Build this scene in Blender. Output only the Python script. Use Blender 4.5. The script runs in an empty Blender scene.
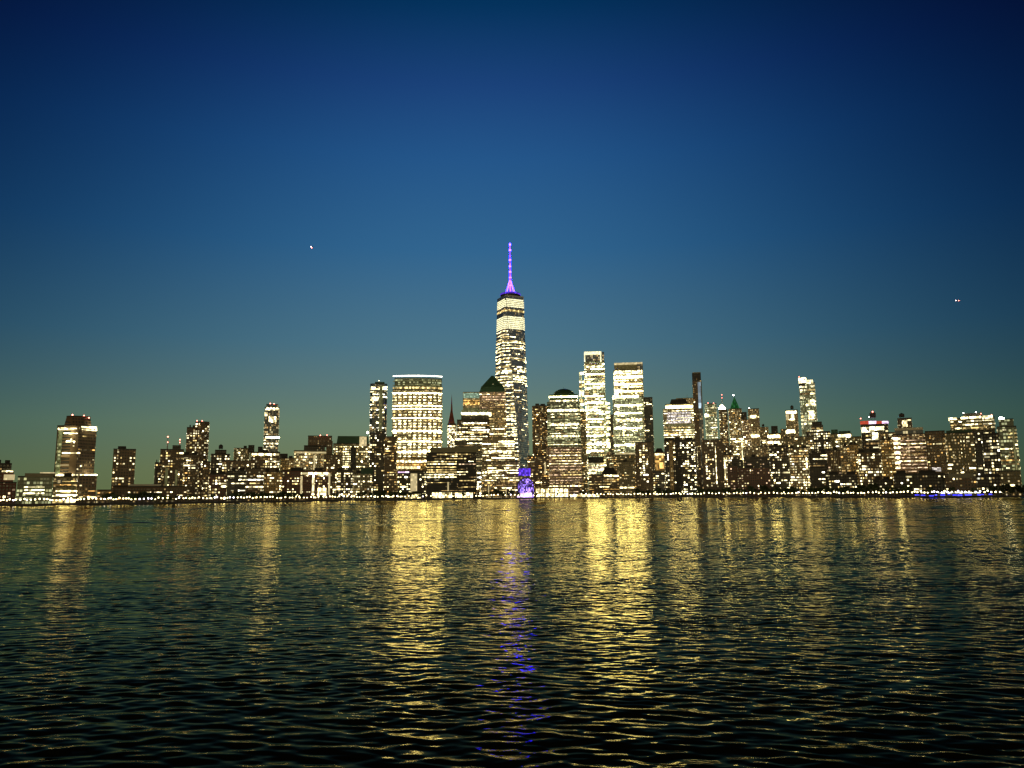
import bpy, bmesh, math, random
import numpy as np
from mathutils import Matrix, Vector

random.seed(7)
sc = bpy.context.scene
col = sc.collection
W, H, F = 1024, 768, 769.0
CAM_H = 8.0
PITCH = math.atan(110.2 / F)
ROLL = 0.0085
R = math.radians

# ------------------------------------------------------------------ camera
cam_d = bpy.data.cameras.new('camera')
cam = bpy.data.objects.new('camera', cam_d)
col.objects.link(cam)
cam_d.sensor_width = 36.0
cam_d.lens = F * 36.0 / W
cam_d.clip_start = 0.5
cam_d.clip_end = 80000.0
CM = Matrix.Translation((0, 0, CAM_H)) @ Matrix.Rotation(math.pi / 2 + PITCH, 4, 'X') @ Matrix.Rotation(-ROLL, 4, 'Z')
cam.matrix_world = CM
sc.camera = cam
CR = CM.to_3x3()
CRI = CR.inverted()

def ray(x, y):
    return CR @ Vector(((x - W / 2) / F, (H / 2 - y) / F, -1.0))

def proj(p):
    q = CRI @ (Vector(p) - Vector((0, 0, CAM_H)))
    if q.z >= -0.01:
        return None
    return (W / 2 + F * q.x / -q.z, H / 2 - F * q.y / -q.z)

def at_y(x, y, Y):
    """point on the vertical plane at distance Y along the view, seen at pixel x, y (used to measure sizes)"""
    d = ray(x, y)
    t = Y / d.y
    return Vector((d.x * t, Y, CAM_H + d.z * t))

# shoreline distance for each bearing (metres)
SHORE = [(-400, 640), (-100, 740), (65, 800), (185, 905), (305, 1000), (425, 1160), (535, 1232), (655, 1200), (745, 1090), (825, 960),
         (950, 820), (1100, 720), (1400, 620)]
def shore(x):
    x = min(max(x, -400), 1400)
    for (x0, y0), (x1, y1) in zip(SHORE, SHORE[1:]):
        if x <= x1:
            t = (x - x0) / (x1 - x0)
            return y0 + (y1 - y0) * t
    return SHORE[-1][1]

LAND_Z = 2.2

# ------------------------------------------------------------------ materials
MATS = {}
def new_mat(name):
    m = bpy.data.materials.new(name)
    m.use_nodes = True
    nt = m.node_tree
    for n in list(nt.nodes):
        nt.nodes.remove(n)
    out = nt.nodes.new('ShaderNodeOutputMaterial')
    return m, nt, out

def math_node(nt, op, a, b=None, c=None):
    n = nt.nodes.new('ShaderNodeMath')
    n.operation = op
    for i, v in enumerate((a, b, c)):
        if v is None:
            continue
        if isinstance(v, (int, float)):
            n.inputs[i].default_value = v
        else:
            nt.links.new(v, n.inputs[i])
    return n.outputs[0]

def plain(name, colr, rough=0.7, metal=0.0, noise=0.25, scale=0.15, spec=0.3):
    m, nt, out = new_mat(name)
    b = nt.nodes.new('ShaderNodeBsdfPrincipled')
    b.inputs['Roughness'].default_value = rough
    b.inputs['Metallic'].default_value = metal
    b.inputs['Specular IOR Level'].default_value = spec
    tc = nt.nodes.new('ShaderNodeTexCoord')
    nz = nt.nodes.new('ShaderNodeTexNoise')
    nz.inputs['Scale'].default_value = scale
    nz.inputs['Detail'].default_value = 5
    nt.links.new(tc.outputs['Object'], nz.inputs['Vector'])
    mix = nt.nodes.new('ShaderNodeMix'); mix.data_type = 'RGBA'
    mix.inputs['A'].default_value = tuple(c * (1 - noise) for c in colr) + (1,)
    mix.inputs['B'].default_value = tuple(min(1, c * (1 + noise)) for c in colr) + (1,)
    nt.links.new(nz.outputs['Fac'], mix.inputs['Factor'])
    nt.links.new(mix.outputs['Result'], b.inputs['Base Color'])
    nt.links.new(b.outputs[0], out.inputs[0])
    MATS[name] = m
    return m

def facade(name, wall, glass=(0.02, 0.025, 0.03), fh=3.6, bw=3.0, gw=0.55, gh=0.5, rough=0.75, grough=0.15, lit=0.25, pl=0.22, ecol=((1.0, 0.58, 0.18), (1.0, 0.86, 0.45))):
    """masonry or curtain wall with rows of unlit panes, in the wall's own metres"""
    m, nt, out = new_mat(name)
    b = nt.nodes.new('ShaderNodeBsdfPrincipled')
    tc = nt.nodes.new('ShaderNodeTexCoord')
    sp = nt.nodes.new('ShaderNodeSeparateXYZ')
    nt.links.new(tc.outputs['Object'], sp.inputs[0])
    uu = math_node(nt, 'ADD', sp.outputs[0], math_node(nt, 'MULTIPLY', sp.outputs[1], 0.93))
    fx = math_node(nt, 'FRACT', math_node(nt, 'DIVIDE', uu, bw))
    fz = math_node(nt, 'FRACT', math_node(nt, 'DIVIDE', sp.outputs[2], fh))
    mx = math_node(nt, 'LESS_THAN', fx, gw)
    mz = math_node(nt, 'LESS_THAN', fz, gh)
    mask = math_node(nt, 'MULTIPLY', mx, mz)
    nz = nt.nodes.new('ShaderNodeTexNoise')
    nz.inputs['Scale'].default_value = 0.08
    nz.inputs['Detail'].default_value = 6
    nt.links.new(tc.outputs['Object'], nz.inputs['Vector'])
    wm = nt.nodes.new('ShaderNodeMix'); wm.data_type = 'RGBA'
    wm.inputs['A'].default_value = tuple(c * 0.7 for c in wall) + (1,)
    wm.inputs['B'].default_value = tuple(min(1, c * 1.3) for c in wall) + (1,)
    nt.links.new(nz.outputs['Fac'], wm.inputs['Factor'])
    mix = nt.nodes.new('ShaderNodeMix'); mix.data_type = 'RGBA'
    nt.links.new(mask, mix.inputs['Factor'])
    nt.links.new(wm.outputs['Result'], mix.inputs['A'])
    mix.inputs['B'].default_value = tuple(glass) + (1,)
    nt.links.new(mix.outputs['Result'], b.inputs['Base Color'])
    rr = math_node(nt, 'MULTIPLY_ADD', mask, grough - rough, rough)
    nt.links.new(rr, b.inputs['Roughness'])
    # rooms behind the panes: each has its own lamp, most are off
    oi = nt.nodes.new('ShaderNodeObjectInfo')
    cv = nt.nodes.new('ShaderNodeCombineXYZ')
    nt.links.new(math_node(nt, 'FLOOR', math_node(nt, 'DIVIDE', uu, bw)), cv.inputs[0])
    nt.links.new(math_node(nt, 'FLOOR', math_node(nt, 'DIVIDE', sp.outputs[2], fh)), cv.inputs[1])
    nt.links.new(math_node(nt, 'MULTIPLY', oi.outputs['Random'], 977.0), cv.inputs[2])
    wn = nt.nodes.new('ShaderNodeTexWhiteNoise'); wn.noise_dimensions = '3D'
    nt.links.new(cv.outputs[0], wn.inputs['Vector'])
    on = math_node(nt, 'MAXIMUM', math_node(nt, 'DIVIDE', math_node(nt, 'SUBTRACT', wn.outputs['Value'], 1.0 - pl), pl), 0.0)
    on = math_node(nt, 'MULTIPLY', math_node(nt, 'POWER', on, 1.6), mask)
    ec = nt.nodes.new('ShaderNodeMix'); ec.data_type = 'RGBA'
    ec.inputs['A'].default_value = ecol[0] + (1,); ec.inputs['B'].default_value = ecol[1] + (1,)
    spc = nt.nodes.new('ShaderNodeSeparateColor'); nt.links.new(wn.outputs['Color'], spc.inputs[0])
    nt.links.new(spc.outputs[1], ec.inputs['Factor'])
    nt.links.new(ec.outputs['Result'], b.inputs['Emission Color'])
    nt.links.new(math_node(nt, 'MULTIPLY', on, lit), b.inputs['Emission Strength'])
    nt.links.new(b.outputs[0], out.inputs[0])
    m.cycles.emission_sampling = 'NONE'
    MATS[name] = m
    return m

def glow(name, colr, strength, vary=0.8, scale=0.36, sample=False):
    """emission, uneven by cell: lit rooms and lamps, also painted glow on walls and roofs"""
    m, nt, out = new_mat(name)
    e = nt.nodes.new('ShaderNodeEmission')
    e.inputs['Color'].default_value = tuple(colr) + (1,)
    if vary:
        g = nt.nodes.new('ShaderNodeNewGeometry')
        sn = nt.nodes.new('ShaderNodeVectorMath'); sn.operation = 'MULTIPLY'
        nt.links.new(g.outputs['Position'], sn.inputs[0])
        sn.inputs[1].default_value = (scale, scale * 0.8, scale * 0.75)
        fl = nt.nodes.new('ShaderNodeVectorMath'); fl.operation = 'FLOOR'
        nt.links.new(sn.outputs[0], fl.inputs[0])
        wn = nt.nodes.new('ShaderNodeTexWhiteNoise'); wn.noise_dimensions = '3D'
        nt.links.new(fl.outputs[0], wn.inputs['Vector'])
        # a few rooms blaze, most are half lit, some have the blinds down
        k = math_node(nt, 'MULTIPLY_ADD', math_node(nt, 'POWER', wn.outputs['Value'], 3.0), 4.0 * vary * strength, (1 - vary) * strength)
        nt.links.new(k, e.inputs['Strength'])
    else:
        e.inputs['Strength'].default_value = strength
    nt.links.new(e.outputs[0], out.inputs[0])
    m.cycles.emission_sampling = 'FRONT' if sample else 'NONE'
    MATS[name] = m
    return m

GAIN = 1.0
facade('brown', (0.12, 0.078, 0.042), lit=0.5, pl=0.18)
facade('red_brick', (0.11, 0.042, 0.03), lit=0.3, pl=0.12)
facade('dark', (0.03, 0.025, 0.02), lit=0.4, pl=0.12)
facade('olive', (0.19, 0.165, 0.085), lit=0.9, pl=0.3)
facade('tan', (0.32, 0.25, 0.15), lit=1.0, pl=0.4)
facade('cream', (0.46, 0.42, 0.30), lit=1.2, pl=0.6)
facade('gold_stone', (0.40, 0.27, 0.10), lit=0.8, pl=0.4)
facade('mint', (0.42, 0.50, 0.40), fh=4.2, gh=0.6, glass=(0.08, 0.11, 0.10), lit=1.5, pl=0.8, ecol=((0.62, 0.66, 0.32), (0.95, 1.0, 0.62)))
facade('black_glass', (0.013, 0.013, 0.013), glass=(0.008, 0.008, 0.01), rough=0.6, grough=0.4, lit=0.3, pl=0.1)
facade('blue_glass', (0.06, 0.09, 0.13), glass=(0.03, 0.06, 0.11), gw=0.85, gh=0.75, rough=0.3, grough=0.08, lit=0.8, pl=0.35, fh=4.4)
facade('green_glass', (0.10, 0.13, 0.08), glass=(0.04, 0.06, 0.04), gw=0.8, gh=0.6, rough=0.35, grough=0.1, lit=0.9, pl=0.7, fh=4.2, ecol=((0.66, 0.62, 0.26), (0.9, 0.95, 0.5)))
facade('pink_stone', (0.36, 0.25, 0.20), fh=4.2, lit=1.0, pl=0.55)
facade('tower_glass', (0.13, 0.18, 0.30), glass=(0.10, 0.15, 0.28), gw=0.9, gh=0.7, fh=4.6, rough=0.35, grough=0.12, lit=0.6, pl=0.22)
plain('roof_dark', (0.035, 0.033, 0.03))
plain('roof_olive', (0.22, 0.21, 0.14))
plain('roof_green', (0.030, 0.075, 0.045), rough=0.55)
plain('copper_green', (0.06, 0.26, 0.14), rough=0.6)
plain('pale_stone', (0.55, 0.52, 0.42))
plain('steel', (0.30, 0.30, 0.30), rough=0.4, metal=0.6)
plain('dark_steel', (0.05, 0.05, 0.055), rough=0.5)
plain('rust', (0.22, 0.07, 0.04))
plain('bark', (0.05, 0.035, 0.025))
plain('leaves', (0.045, 0.06, 0.025), rough=0.8, noise=0.5, scale=0.6)
plain('leaves_lamplit', (0.10, 0.12, 0.03), rough=0.8, noise=0.5, scale=0.6)  # lighter leaf colour with the lamplight painted in
plain('concrete', (0.24, 0.23, 0.21), scale=0.5)
plain('ground', (0.06, 0.055, 0.05), scale=0.05)
plain('paving', (0.20, 0.18, 0.15), scale=0.4)
plain('wall_stone', (0.07, 0.065, 0.06), scale=0.8)
plain('grey_paint', (0.35, 0.36, 0.38), rough=0.4)
CREAM, WARM, AMBER, COOL = (1.0, 0.86, 0.52), (1.0, 0.78, 0.40), (1.0, 0.58, 0.18), (0.95, 0.97, 1.0)
glow('lit_bright', (1.0, 0.88, 0.46), 6.0)
glow('lit_cream', (1.0, 0.84, 0.42), 3.0)
glow('lit_mid', (1.0, 0.72, 0.26), 0.95)
glow('lit_amber', (1.0, 0.56, 0.15), 0.75)
glow('lit_dim', (1.0, 0.64, 0.24), 0.25)
glow('lit_cool', (1.0, 0.94, 0.72), 4.5)
glow('lit_pink', (1.0, 0.68, 0.4), 0.75)
glow('lit_green', (0.92, 0.88, 0.44), 0.7)
glow('lit_gold', (1.0, 0.86, 0.42), 3.6)
glow('lit_goldbar', (1.0, 0.87, 0.4), 22.0, 0.6)
glow('lit_mint', (0.62, 0.9, 0.62), 0.36, 0.3)
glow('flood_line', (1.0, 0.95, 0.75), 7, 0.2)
glow('lit_lilac_pale', (0.90, 0.80, 0.72), 0.75, 0.7, 0.6)
glow('lit_mint_pale', (0.62, 0.80, 0.92), 0.5, 0.5, 0.2)
glow('copper_painted_glow', (0.07, 0.40, 0.10), 0.17, 0.4)  # floodlight on the copper roof painted as emission
glow('lit_olive', (0.75, 0.7, 0.28), 0.16, 0.3)  # also painted glow on stone piers, columns and roof slabs that are no lamps
glow('lit_panel', (1.0, 0.8, 0.4), 0.65, 0.2)
glow('lit_violet', (0.15, 0.06, 0.95), 0.85, 0.5)
glow('lit_violet_glass', (0.34, 0.20, 0.95), 0.9, 0.9, 0.5)
glow('lit_lilac', (0.95, 0.66, 1.0), 1.7, 0.4)
glow('lit_blue', (0.05, 0.05, 1.0), 3.0, 0.3)
glow('lit_crown', (1.0, 0.92, 0.52), 1.4, 0.3, 0.8)
glow('lit_fair', (1.0, 0.86, 0.48), 1.8)
glow('lit_blaze', (1.0, 0.87, 0.38), 20.0)
glow('lit_red', (1.0, 0.14, 0.07), 0.55, 0.2)
glow('lit_greenroof', (0.08, 0.60, 0.12), 0.35, 0.3)
glow('spire_violet', (0.0055, 0.001, 1.0), 140.0, 0.3)
glow('spire_lilac', (0.010, 0.004, 1.0), 140.0, 0.2)
glow('beacon_red', (1.0, 0.22, 0.15), 9.0, 0)
glow('beacon_white', (1.0, 0.97, 0.9), 25.0, 0)
glow('lamp_globe', (1.0, 0.84, 0.42), 9.0, 0, sample=True)
glow('lamp_white', (0.95, 0.88, 1.0), 11.0, 0, sample=True)
glow('blue_lamp', (0.06, 0.05, 1.0), 9.0, 0, sample=True)
glow('aircraft_light', (1.0, 0.72, 0.78), 9.0, 0)
glow('flood', (1.0, 0.97, 0.80), 30.0, 0)

PAL = {
    'warm':  [('lit_bright', 3), ('lit_cream', 4), ('lit_mid', 4), ('lit_amber', 2), ('lit_dim', 3), ('lit_cool', 1)],
    'amber': [('lit_cream', 2), ('lit_mid', 3), ('lit_amber', 5), ('lit_dim', 4), ('lit_bright', 1)],
    'white': [('lit_bright', 5), ('lit_cool', 3), ('lit_cream', 3), ('lit_mid', 2), ('lit_dim', 1)],
    'gold':  [('lit_gold', 6), ('lit_cream', 3), ('lit_goldbar', 1), ('lit_mid', 2)],
    'pink':  [('lit_pink', 5), ('lit_mid', 2), ('lit_cream', 2), ('lit_dim', 2)],
    'green': [('lit_green', 6), ('lit_cream', 3), ('lit_bright', 1), ('lit_dim', 3)],
    'mint':  [('lit_green', 5), ('lit_cream', 3), ('lit_blaze', 2), ('lit_dim', 2)],
    'tower': [('lit_blaze', 4), ('lit_cream', 3), ('lit_gold', 4), ('lit_mid', 4), ('lit_dim', 3)],
}
# fh floor height, bw bay, p lit, run chance that the next bay is lit with it, wf/hf pane fractions
STY = {
    'apt':     dict(fh=3.7, bw=3.2, p=0.26, run=0.14, wf=0.56, hf=0.58, pal='warm'),
    'aptb':    dict(fh=3.7, bw=3.3, p=0.32, run=0.22, wf=0.58, hf=0.60, pal='white'),
    'dense':   dict(fh=3.7, bw=3.1, p=0.42, run=0.25, wf=0.58, hf=0.52, pal='warm'),
    'sparse':  dict(fh=3.9, bw=3.8, p=0.09, run=0.20, wf=0.55, hf=0.44, pal='warm'),
    'brick':   dict(fh=3.7, bw=3.6, p=0.25, run=0.12, wf=0.55, hf=0.58, pal='pink'),
    'amber':   dict(fh=3.7, bw=3.5, p=0.38, run=0.35, wf=0.62, hf=0.44, pal='amber'),
    'bands':   dict(fh=4.2, bw=4.0, p=0.34, run=0.74, wf=0.80, hf=0.34, pal='warm'),
    'bandsw':  dict(fh=4.6, bw=4.2, p=0.36, run=0.62, wf=0.80, hf=0.42, pal='white'),
    'rows':    dict(fh=4.6, bw=4.5, p=0.50, run=0.84, wf=0.90, hf=0.28, pal='green'),
    'prows':   dict(fh=5.0, bw=5.0, p=0.66, run=0.90, wf=0.92, hf=0.30, pal='pink'),
    'tower':   dict(fh=4.8, bw=4.2, p=0.56, run=0.58, wf=0.82, hf=0.42, pal='tower'),
    'mint':    dict(fh=4.6, bw=4.4, p=0.34, run=0.52, wf=0.80, hf=0.36, pal='mint'),
    'grid':    dict(fh=5.2, bw=6.4, p=0.96, run=0.0,  wf=0.60, hf=0.50, pal='gold'),
    'goldd':   dict(fh=4.1, bw=3.6, p=0.60, run=0.15, wf=0.60, hf=0.46, pal='gold'),
}
# ------------------------------------------------------------------ mesh helpers
class MB:
    def __init__(self):
        self.v, self.f, self.m, self.mats = [], [], [], []
    def mi(self, mat):
        if mat not in self.mats:
            self.mats.append(mat)
        return self.mats.index(mat)
    def prism(self, pts, z0, z1, mat, top=None):
        """pts counter-clockwise; top = other outline of the same length for the upper ring"""
        n, b = len(pts), len(self.v)
        top = top or pts
        self.v += [(p[0], p[1], z0) for p in pts] + [(p[0], p[1], z1) for p in top]
        k = self.mi(mat)
        self.f.append(tuple(b + i for i in reversed(range(n)))); self.m.append(k)
        self.f.append(tuple(b + n + i for i in range(n))); self.m.append(k)
        for i in range(n):
            j = (i + 1) % n
            self.f.append((b + i, b + j, b + n + j, b + n + i)); self.m.append(k)
        return self
    def box(self, cx, cy, cz, sx, sy, sz, mat, yaw=0.0):
        c, s = math.cos(yaw), math.sin(yaw)
        pts = [(cx + x * c - y * s, cy + x * s + y * c) for x, y in ((-sx / 2, -sy / 2), (sx / 2, -sy / 2), (sx / 2, sy / 2), (-sx / 2, sy / 2))]
        return self.prism(pts, cz - sz / 2, cz + sz / 2, mat)
    def tube(self, p0, p1, r0, r1, mat, n=8):
        p0, p1 = Vector(p0), Vector(p1)
        d = (p1 - p0).normalized()
        a = d.orthogonal().normalized(); c = d.cross(a)
        b = len(self.v); k = self.mi(mat)
        for p, r in ((p0, r0), (p1, r1)):
            for i in range(n):
                t = 2 * math.pi * i / n
                self.v.append(tuple(p + (a * math.cos(t) + c * math.sin(t)) * r))
        for i in range(n):
            j = (i + 1) % n
            self.f.append((b + i, b + j, b + n + j, b + n + i)); self.m.append(k)
        self.f.append(tuple(b + i for i in reversed(range(n)))); self.m.append(k)
        self.f.append(tuple(b + n + i for i in range(n))); self.m.append(k)
        return self
    def lathe(self, prof, cx, cy, mat, n=16, sx=1.0, sy=1.0):
        """prof = [(r, z)...] from bottom to top"""
        b = len(self.v); k = self.mi(mat)
        for r, z in prof:
            for i in range(n):
                t = 2 * math.pi * i / n
                self.v.append((cx + r * sx * math.cos(t), cy + r * sy * math.sin(t), z))
        for q in range(len(prof) - 1):
            for i in range(n):
                j = (i + 1) % n
                self.f.append((b + q * n + i, b + q * n + j, b + q * n + n + j, b + q * n + n + i)); self.m.append(k)
        self.f.append(tuple(b + i for i in reversed(range(n)))); self.m.append(k)
        e = b + (len(prof) - 1) * n
        self.f.append(tuple(e + i for i in range(n))); self.m.append(k)
        return self
    def ball(self, c, r, mat, n=8):
        prof = [(r * math.cos(t), c[2] + r * math.sin(t)) for t in [(-0.48 + 0.96 * i / 5) * math.pi for i in range(6)]]
        return self.lathe(prof, c[0], c[1], mat, n)
    def build(self, name, parent=None, smooth=False):
        me = bpy.data.meshes.new(name)
        me.from_pydata(self.v, [], self.f)
        for x in self.mats:
            me.materials.append(MATS[x])
        me.polygons.foreach_set('material_index', self.m)
        if smooth:
            me.polygons.foreach_set('use_smooth', [True] * len(self.f))
        me.update()
        o = bpy.data.objects.new(name, me)
        col.objects.link(o)
        if parent is not None:
            o.parent = parent
        return o

def tag(o, label=None, cat=None, group=None, kind=None):
    if label: o['label'] = label
    if cat: o['category'] = cat
    if group: o['group'] = group
    if kind: o['kind'] = kind
    return o

def empty(name, loc, rz=0.0):
    o = bpy.data.objects.new(name, None)
    col.objects.link(o)
    o.empty_display_size = 2.0
    o.location = loc
    o.rotation_euler = (0, 0, rz)
    return o

WIN = {}
def win_proto(mat):
    """one lit window: a glowing pane set in its wall, shared by all windows of that light"""
    if mat not in WIN:
        mb = MB().box(0, 0, 0, 1, 1, 1, mat)
        me = bpy.data.meshes.new('window')
        me.from_pydata(mb.v, [], mb.f)
        me.materials.append(MATS[mat])
        WIN[mat] = bpy.data.objects.new('window', me)
    return WIN[mat]

# ------------------------------------------------------------------ buildings
SPECS = []
def T(xl, xr, yt, yb=None, w='brown', s='apt', d=30.0, fp='rect', **k):
    return dict(xl=xl, xr=xr, yt=yt, yb=yb, w=w, s=s, d=d, fp=fp, **k)

def bld(name, label, off, tiers, *extras, cat='building', group=None, units=None):
    SPECS.append(dict(name=name, label=label, off=off, tiers=tiers, extras=extras, cat=cat, group=group, units=units))

class Ctx:
    """local frame of one building: u along its front, v away from the water, z up from its ground"""
    def __init__(self, xc, off):
        self.Y = shore(xc) + off
        self.P = at_y(xc, 498, self.Y); self.P.z = LAND_Z
        self.th = math.atan2(self.P.x, self.P.y)
        self.r = Vector((math.cos(self.th), -math.sin(self.th), 0))
        self.f = Vector((math.sin(self.th), math.cos(self.th), 0))
        self.dist = math.hypot(self.P.x, self.P.y)
        self.mpp = self.dist / F
    def loc(self, x, y, v=0.0):
        d = ray(x, y)
        o = Vector((0, 0, CAM_H))
        t = ((self.P + self.f * v) - o).dot(self.f) / d.dot(self.f)
        p = o + d * t
        q = p - self.P
        return q.dot(self.r), p.z - LAND_Z
    def world(self, u, v, z):
        return self.P + self.r * u + self.f * v + Vector((0, 0, z))

def outline(c, t, shrink=0.0, v0=0.0):
    ym = t['yt']
    ul = c.loc(t['xl'], ym)[0] + shrink
    ur = c.loc(t['xr'], ym)[0] - shrink
    d = t['d']
    fp = t['fp']
    if fp == 'rect':
        return [(ul, v0), (ur, v0), (ur, d - v0), (ul, d - v0)]
    if fp[0] == 'corner':                       # a corner towards the water at pixel fp[1]
        uc = c.loc(fp[1], ym)[0]
        dl, dr = (uc - ul) * fp[2], (ur - uc) * fp[2]
        return [(ul, v0 + dl), (uc, v0), (ur, v0 + dr), (ur - (uc - ul) * 0.9, v0 + dr + dl), ]
    if fp[0] == 'arc':                          # convex front
        n, b = fp[2], fp[1]
        w2 = (ur - ul) / 2; uc = (ur + ul) / 2
        pts = []
        for i in range(n + 1):
            a = -1 + 2 * i / n
            pts.append((uc + a * w2, v0 + b * a * a))
        return pts + [(ur, v0 + b + d), (ul, v0 + b + d)]
    if fp[0] == 'cut':                          # chamfered front corners
        k = fp[1]
        return [(ul, v0 + k), (ul + k, v0), (ur - k, v0), (ur, v0 + k), (ur, d), (ul, d)]
    raise ValueError(fp)

RECTS = []
def hidden(x, y, dist, m=4.0):
    for xl, xr, yt, dd in RECTS:
        if dd < dist - 15 and xl + m < x < xr - m and y > yt + m:
            return True
    return False

def pick(pal, rnd):
    tot = sum(w for _, w in pal)
    q = rnd.random() * tot
    for mname, w in pal:
        q -= w
        if q <= 0:
            return mname
    return pal[-1][0]

def edge_windows(pts, z0, z1, sty, rnd, zmap=None, e0=None):
    """lit windows of every wall of an outline: (u, v, z, yaw, w, h, mat, front)"""
    S = STY[sty] if isinstance(sty, str) else sty
    out = []
    n = len(pts)
    nf = int((z1 - z0 - 1.5) / S['fh'])
    pal = PAL[S['pal']]
    for i in range(n):
        a, b = Vector(pts[i]), Vector(pts[(i + 1) % n])
        L = (b - a).length
        if L < S['bw'] * 0.7:
            continue
        d = (b - a) / L
        front = -d.x * 1.0 < -0.15            # outward normal (d.y, -d.x) looks to the water
        yaw = math.atan2(d.y, d.x)
        nb = max(1, int(L / S['bw'])); bw = L / nb
        # stairs and risers: some bays stay dark for the whole height, some are busier
        bias = [rnd.uniform(0.4, 1.6) for _ in range(nb)]
        for k in range(nf):
            fb = rnd.uniform(0.55, 1.45)
            j = 0
            while j < nb:
                if rnd.random() < S['p'] * (bias[j] * fb if S['p'] < 0.8 else 1):
                    m = 1
                    while j + m < nb and m < S.get('most', 40) and rnd.random() < S['run']:
                        m += 1
                    w = (m - 1) * bw + bw * S['wf'] * rnd.uniform(0.85, 1.05)
                    h = S['fh'] * S['hf'] * rnd.uniform(0.65, 1.0)
                    p = a + d * (bw * (j + m / 2))
                    z = z0 + 1.0 + S['fh'] * (k + 0.5)
                    mt = pick(pal, rnd)
                    out.append((p.x, p.y, z, yaw, min(w, L * 0.97), h * (0.55 if mt == 'lit_blaze' else 1), mt, front))
                    j += m
                else:
                    j += 1
    return out

def put_windows(root, c, wins, limit=100, fair=False):
    if fair:
        q = random.Random(5)
        wins = [w[:6] + (('lit_fair' if w[6] in ('lit_bright', 'lit_cool') and q.random() < 0.85 else w[6]),) + w[7:] for w in wins]
    seen, rest = [], []
    for w in wins:
        q = proj(c.world(w[0], w[1], w[2]))
        if q is None or q[0] < -12 or q[0] > W + 12:
            continue
        if w[7]:
            if hidden(q[0], q[1], c.dist):
                continue
            (rest if hidden(q[0], q[1], c.dist, 0.8) else seen).append(w)
        elif not hidden(q[0], q[1], c.dist):
            rest.append(w)
    seen.sort(key=lambda w: -w[4] * w[5])
    rest += seen[limit:]
    for (u, v, z, yaw, w, h, mat, _f) in seen[:limit]:
        o = win_proto(mat).copy()
        o.name = 'window'
        o.parent = root
        o.location = (u, v, z)
        o.rotation_euler = (0, 0, yaw)
        o.scale = (w, 0.36, h)
        col.objects.link(o)
    if rest:
        mb = MB()
        for (u, v, z, yaw, w, h, mat, _f) in rest:
            mb.box(u, v, z, w, 0.36, h, mat, yaw)
        tag(mb.build('window_field', root), kind='stuff')

def scaled(pts, k, grow=0.0):
    cx = sum(p[0] for p in pts) / len(pts); cy = sum(p[1] for p in pts) / len(pts)
    return [(cx + (p[0] - cx) * k, cy + (p[1] - cy) * k) for p in pts]

def offset_front(pts, g):
    return [(p[0], p[1] - g) for p in pts]

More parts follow.
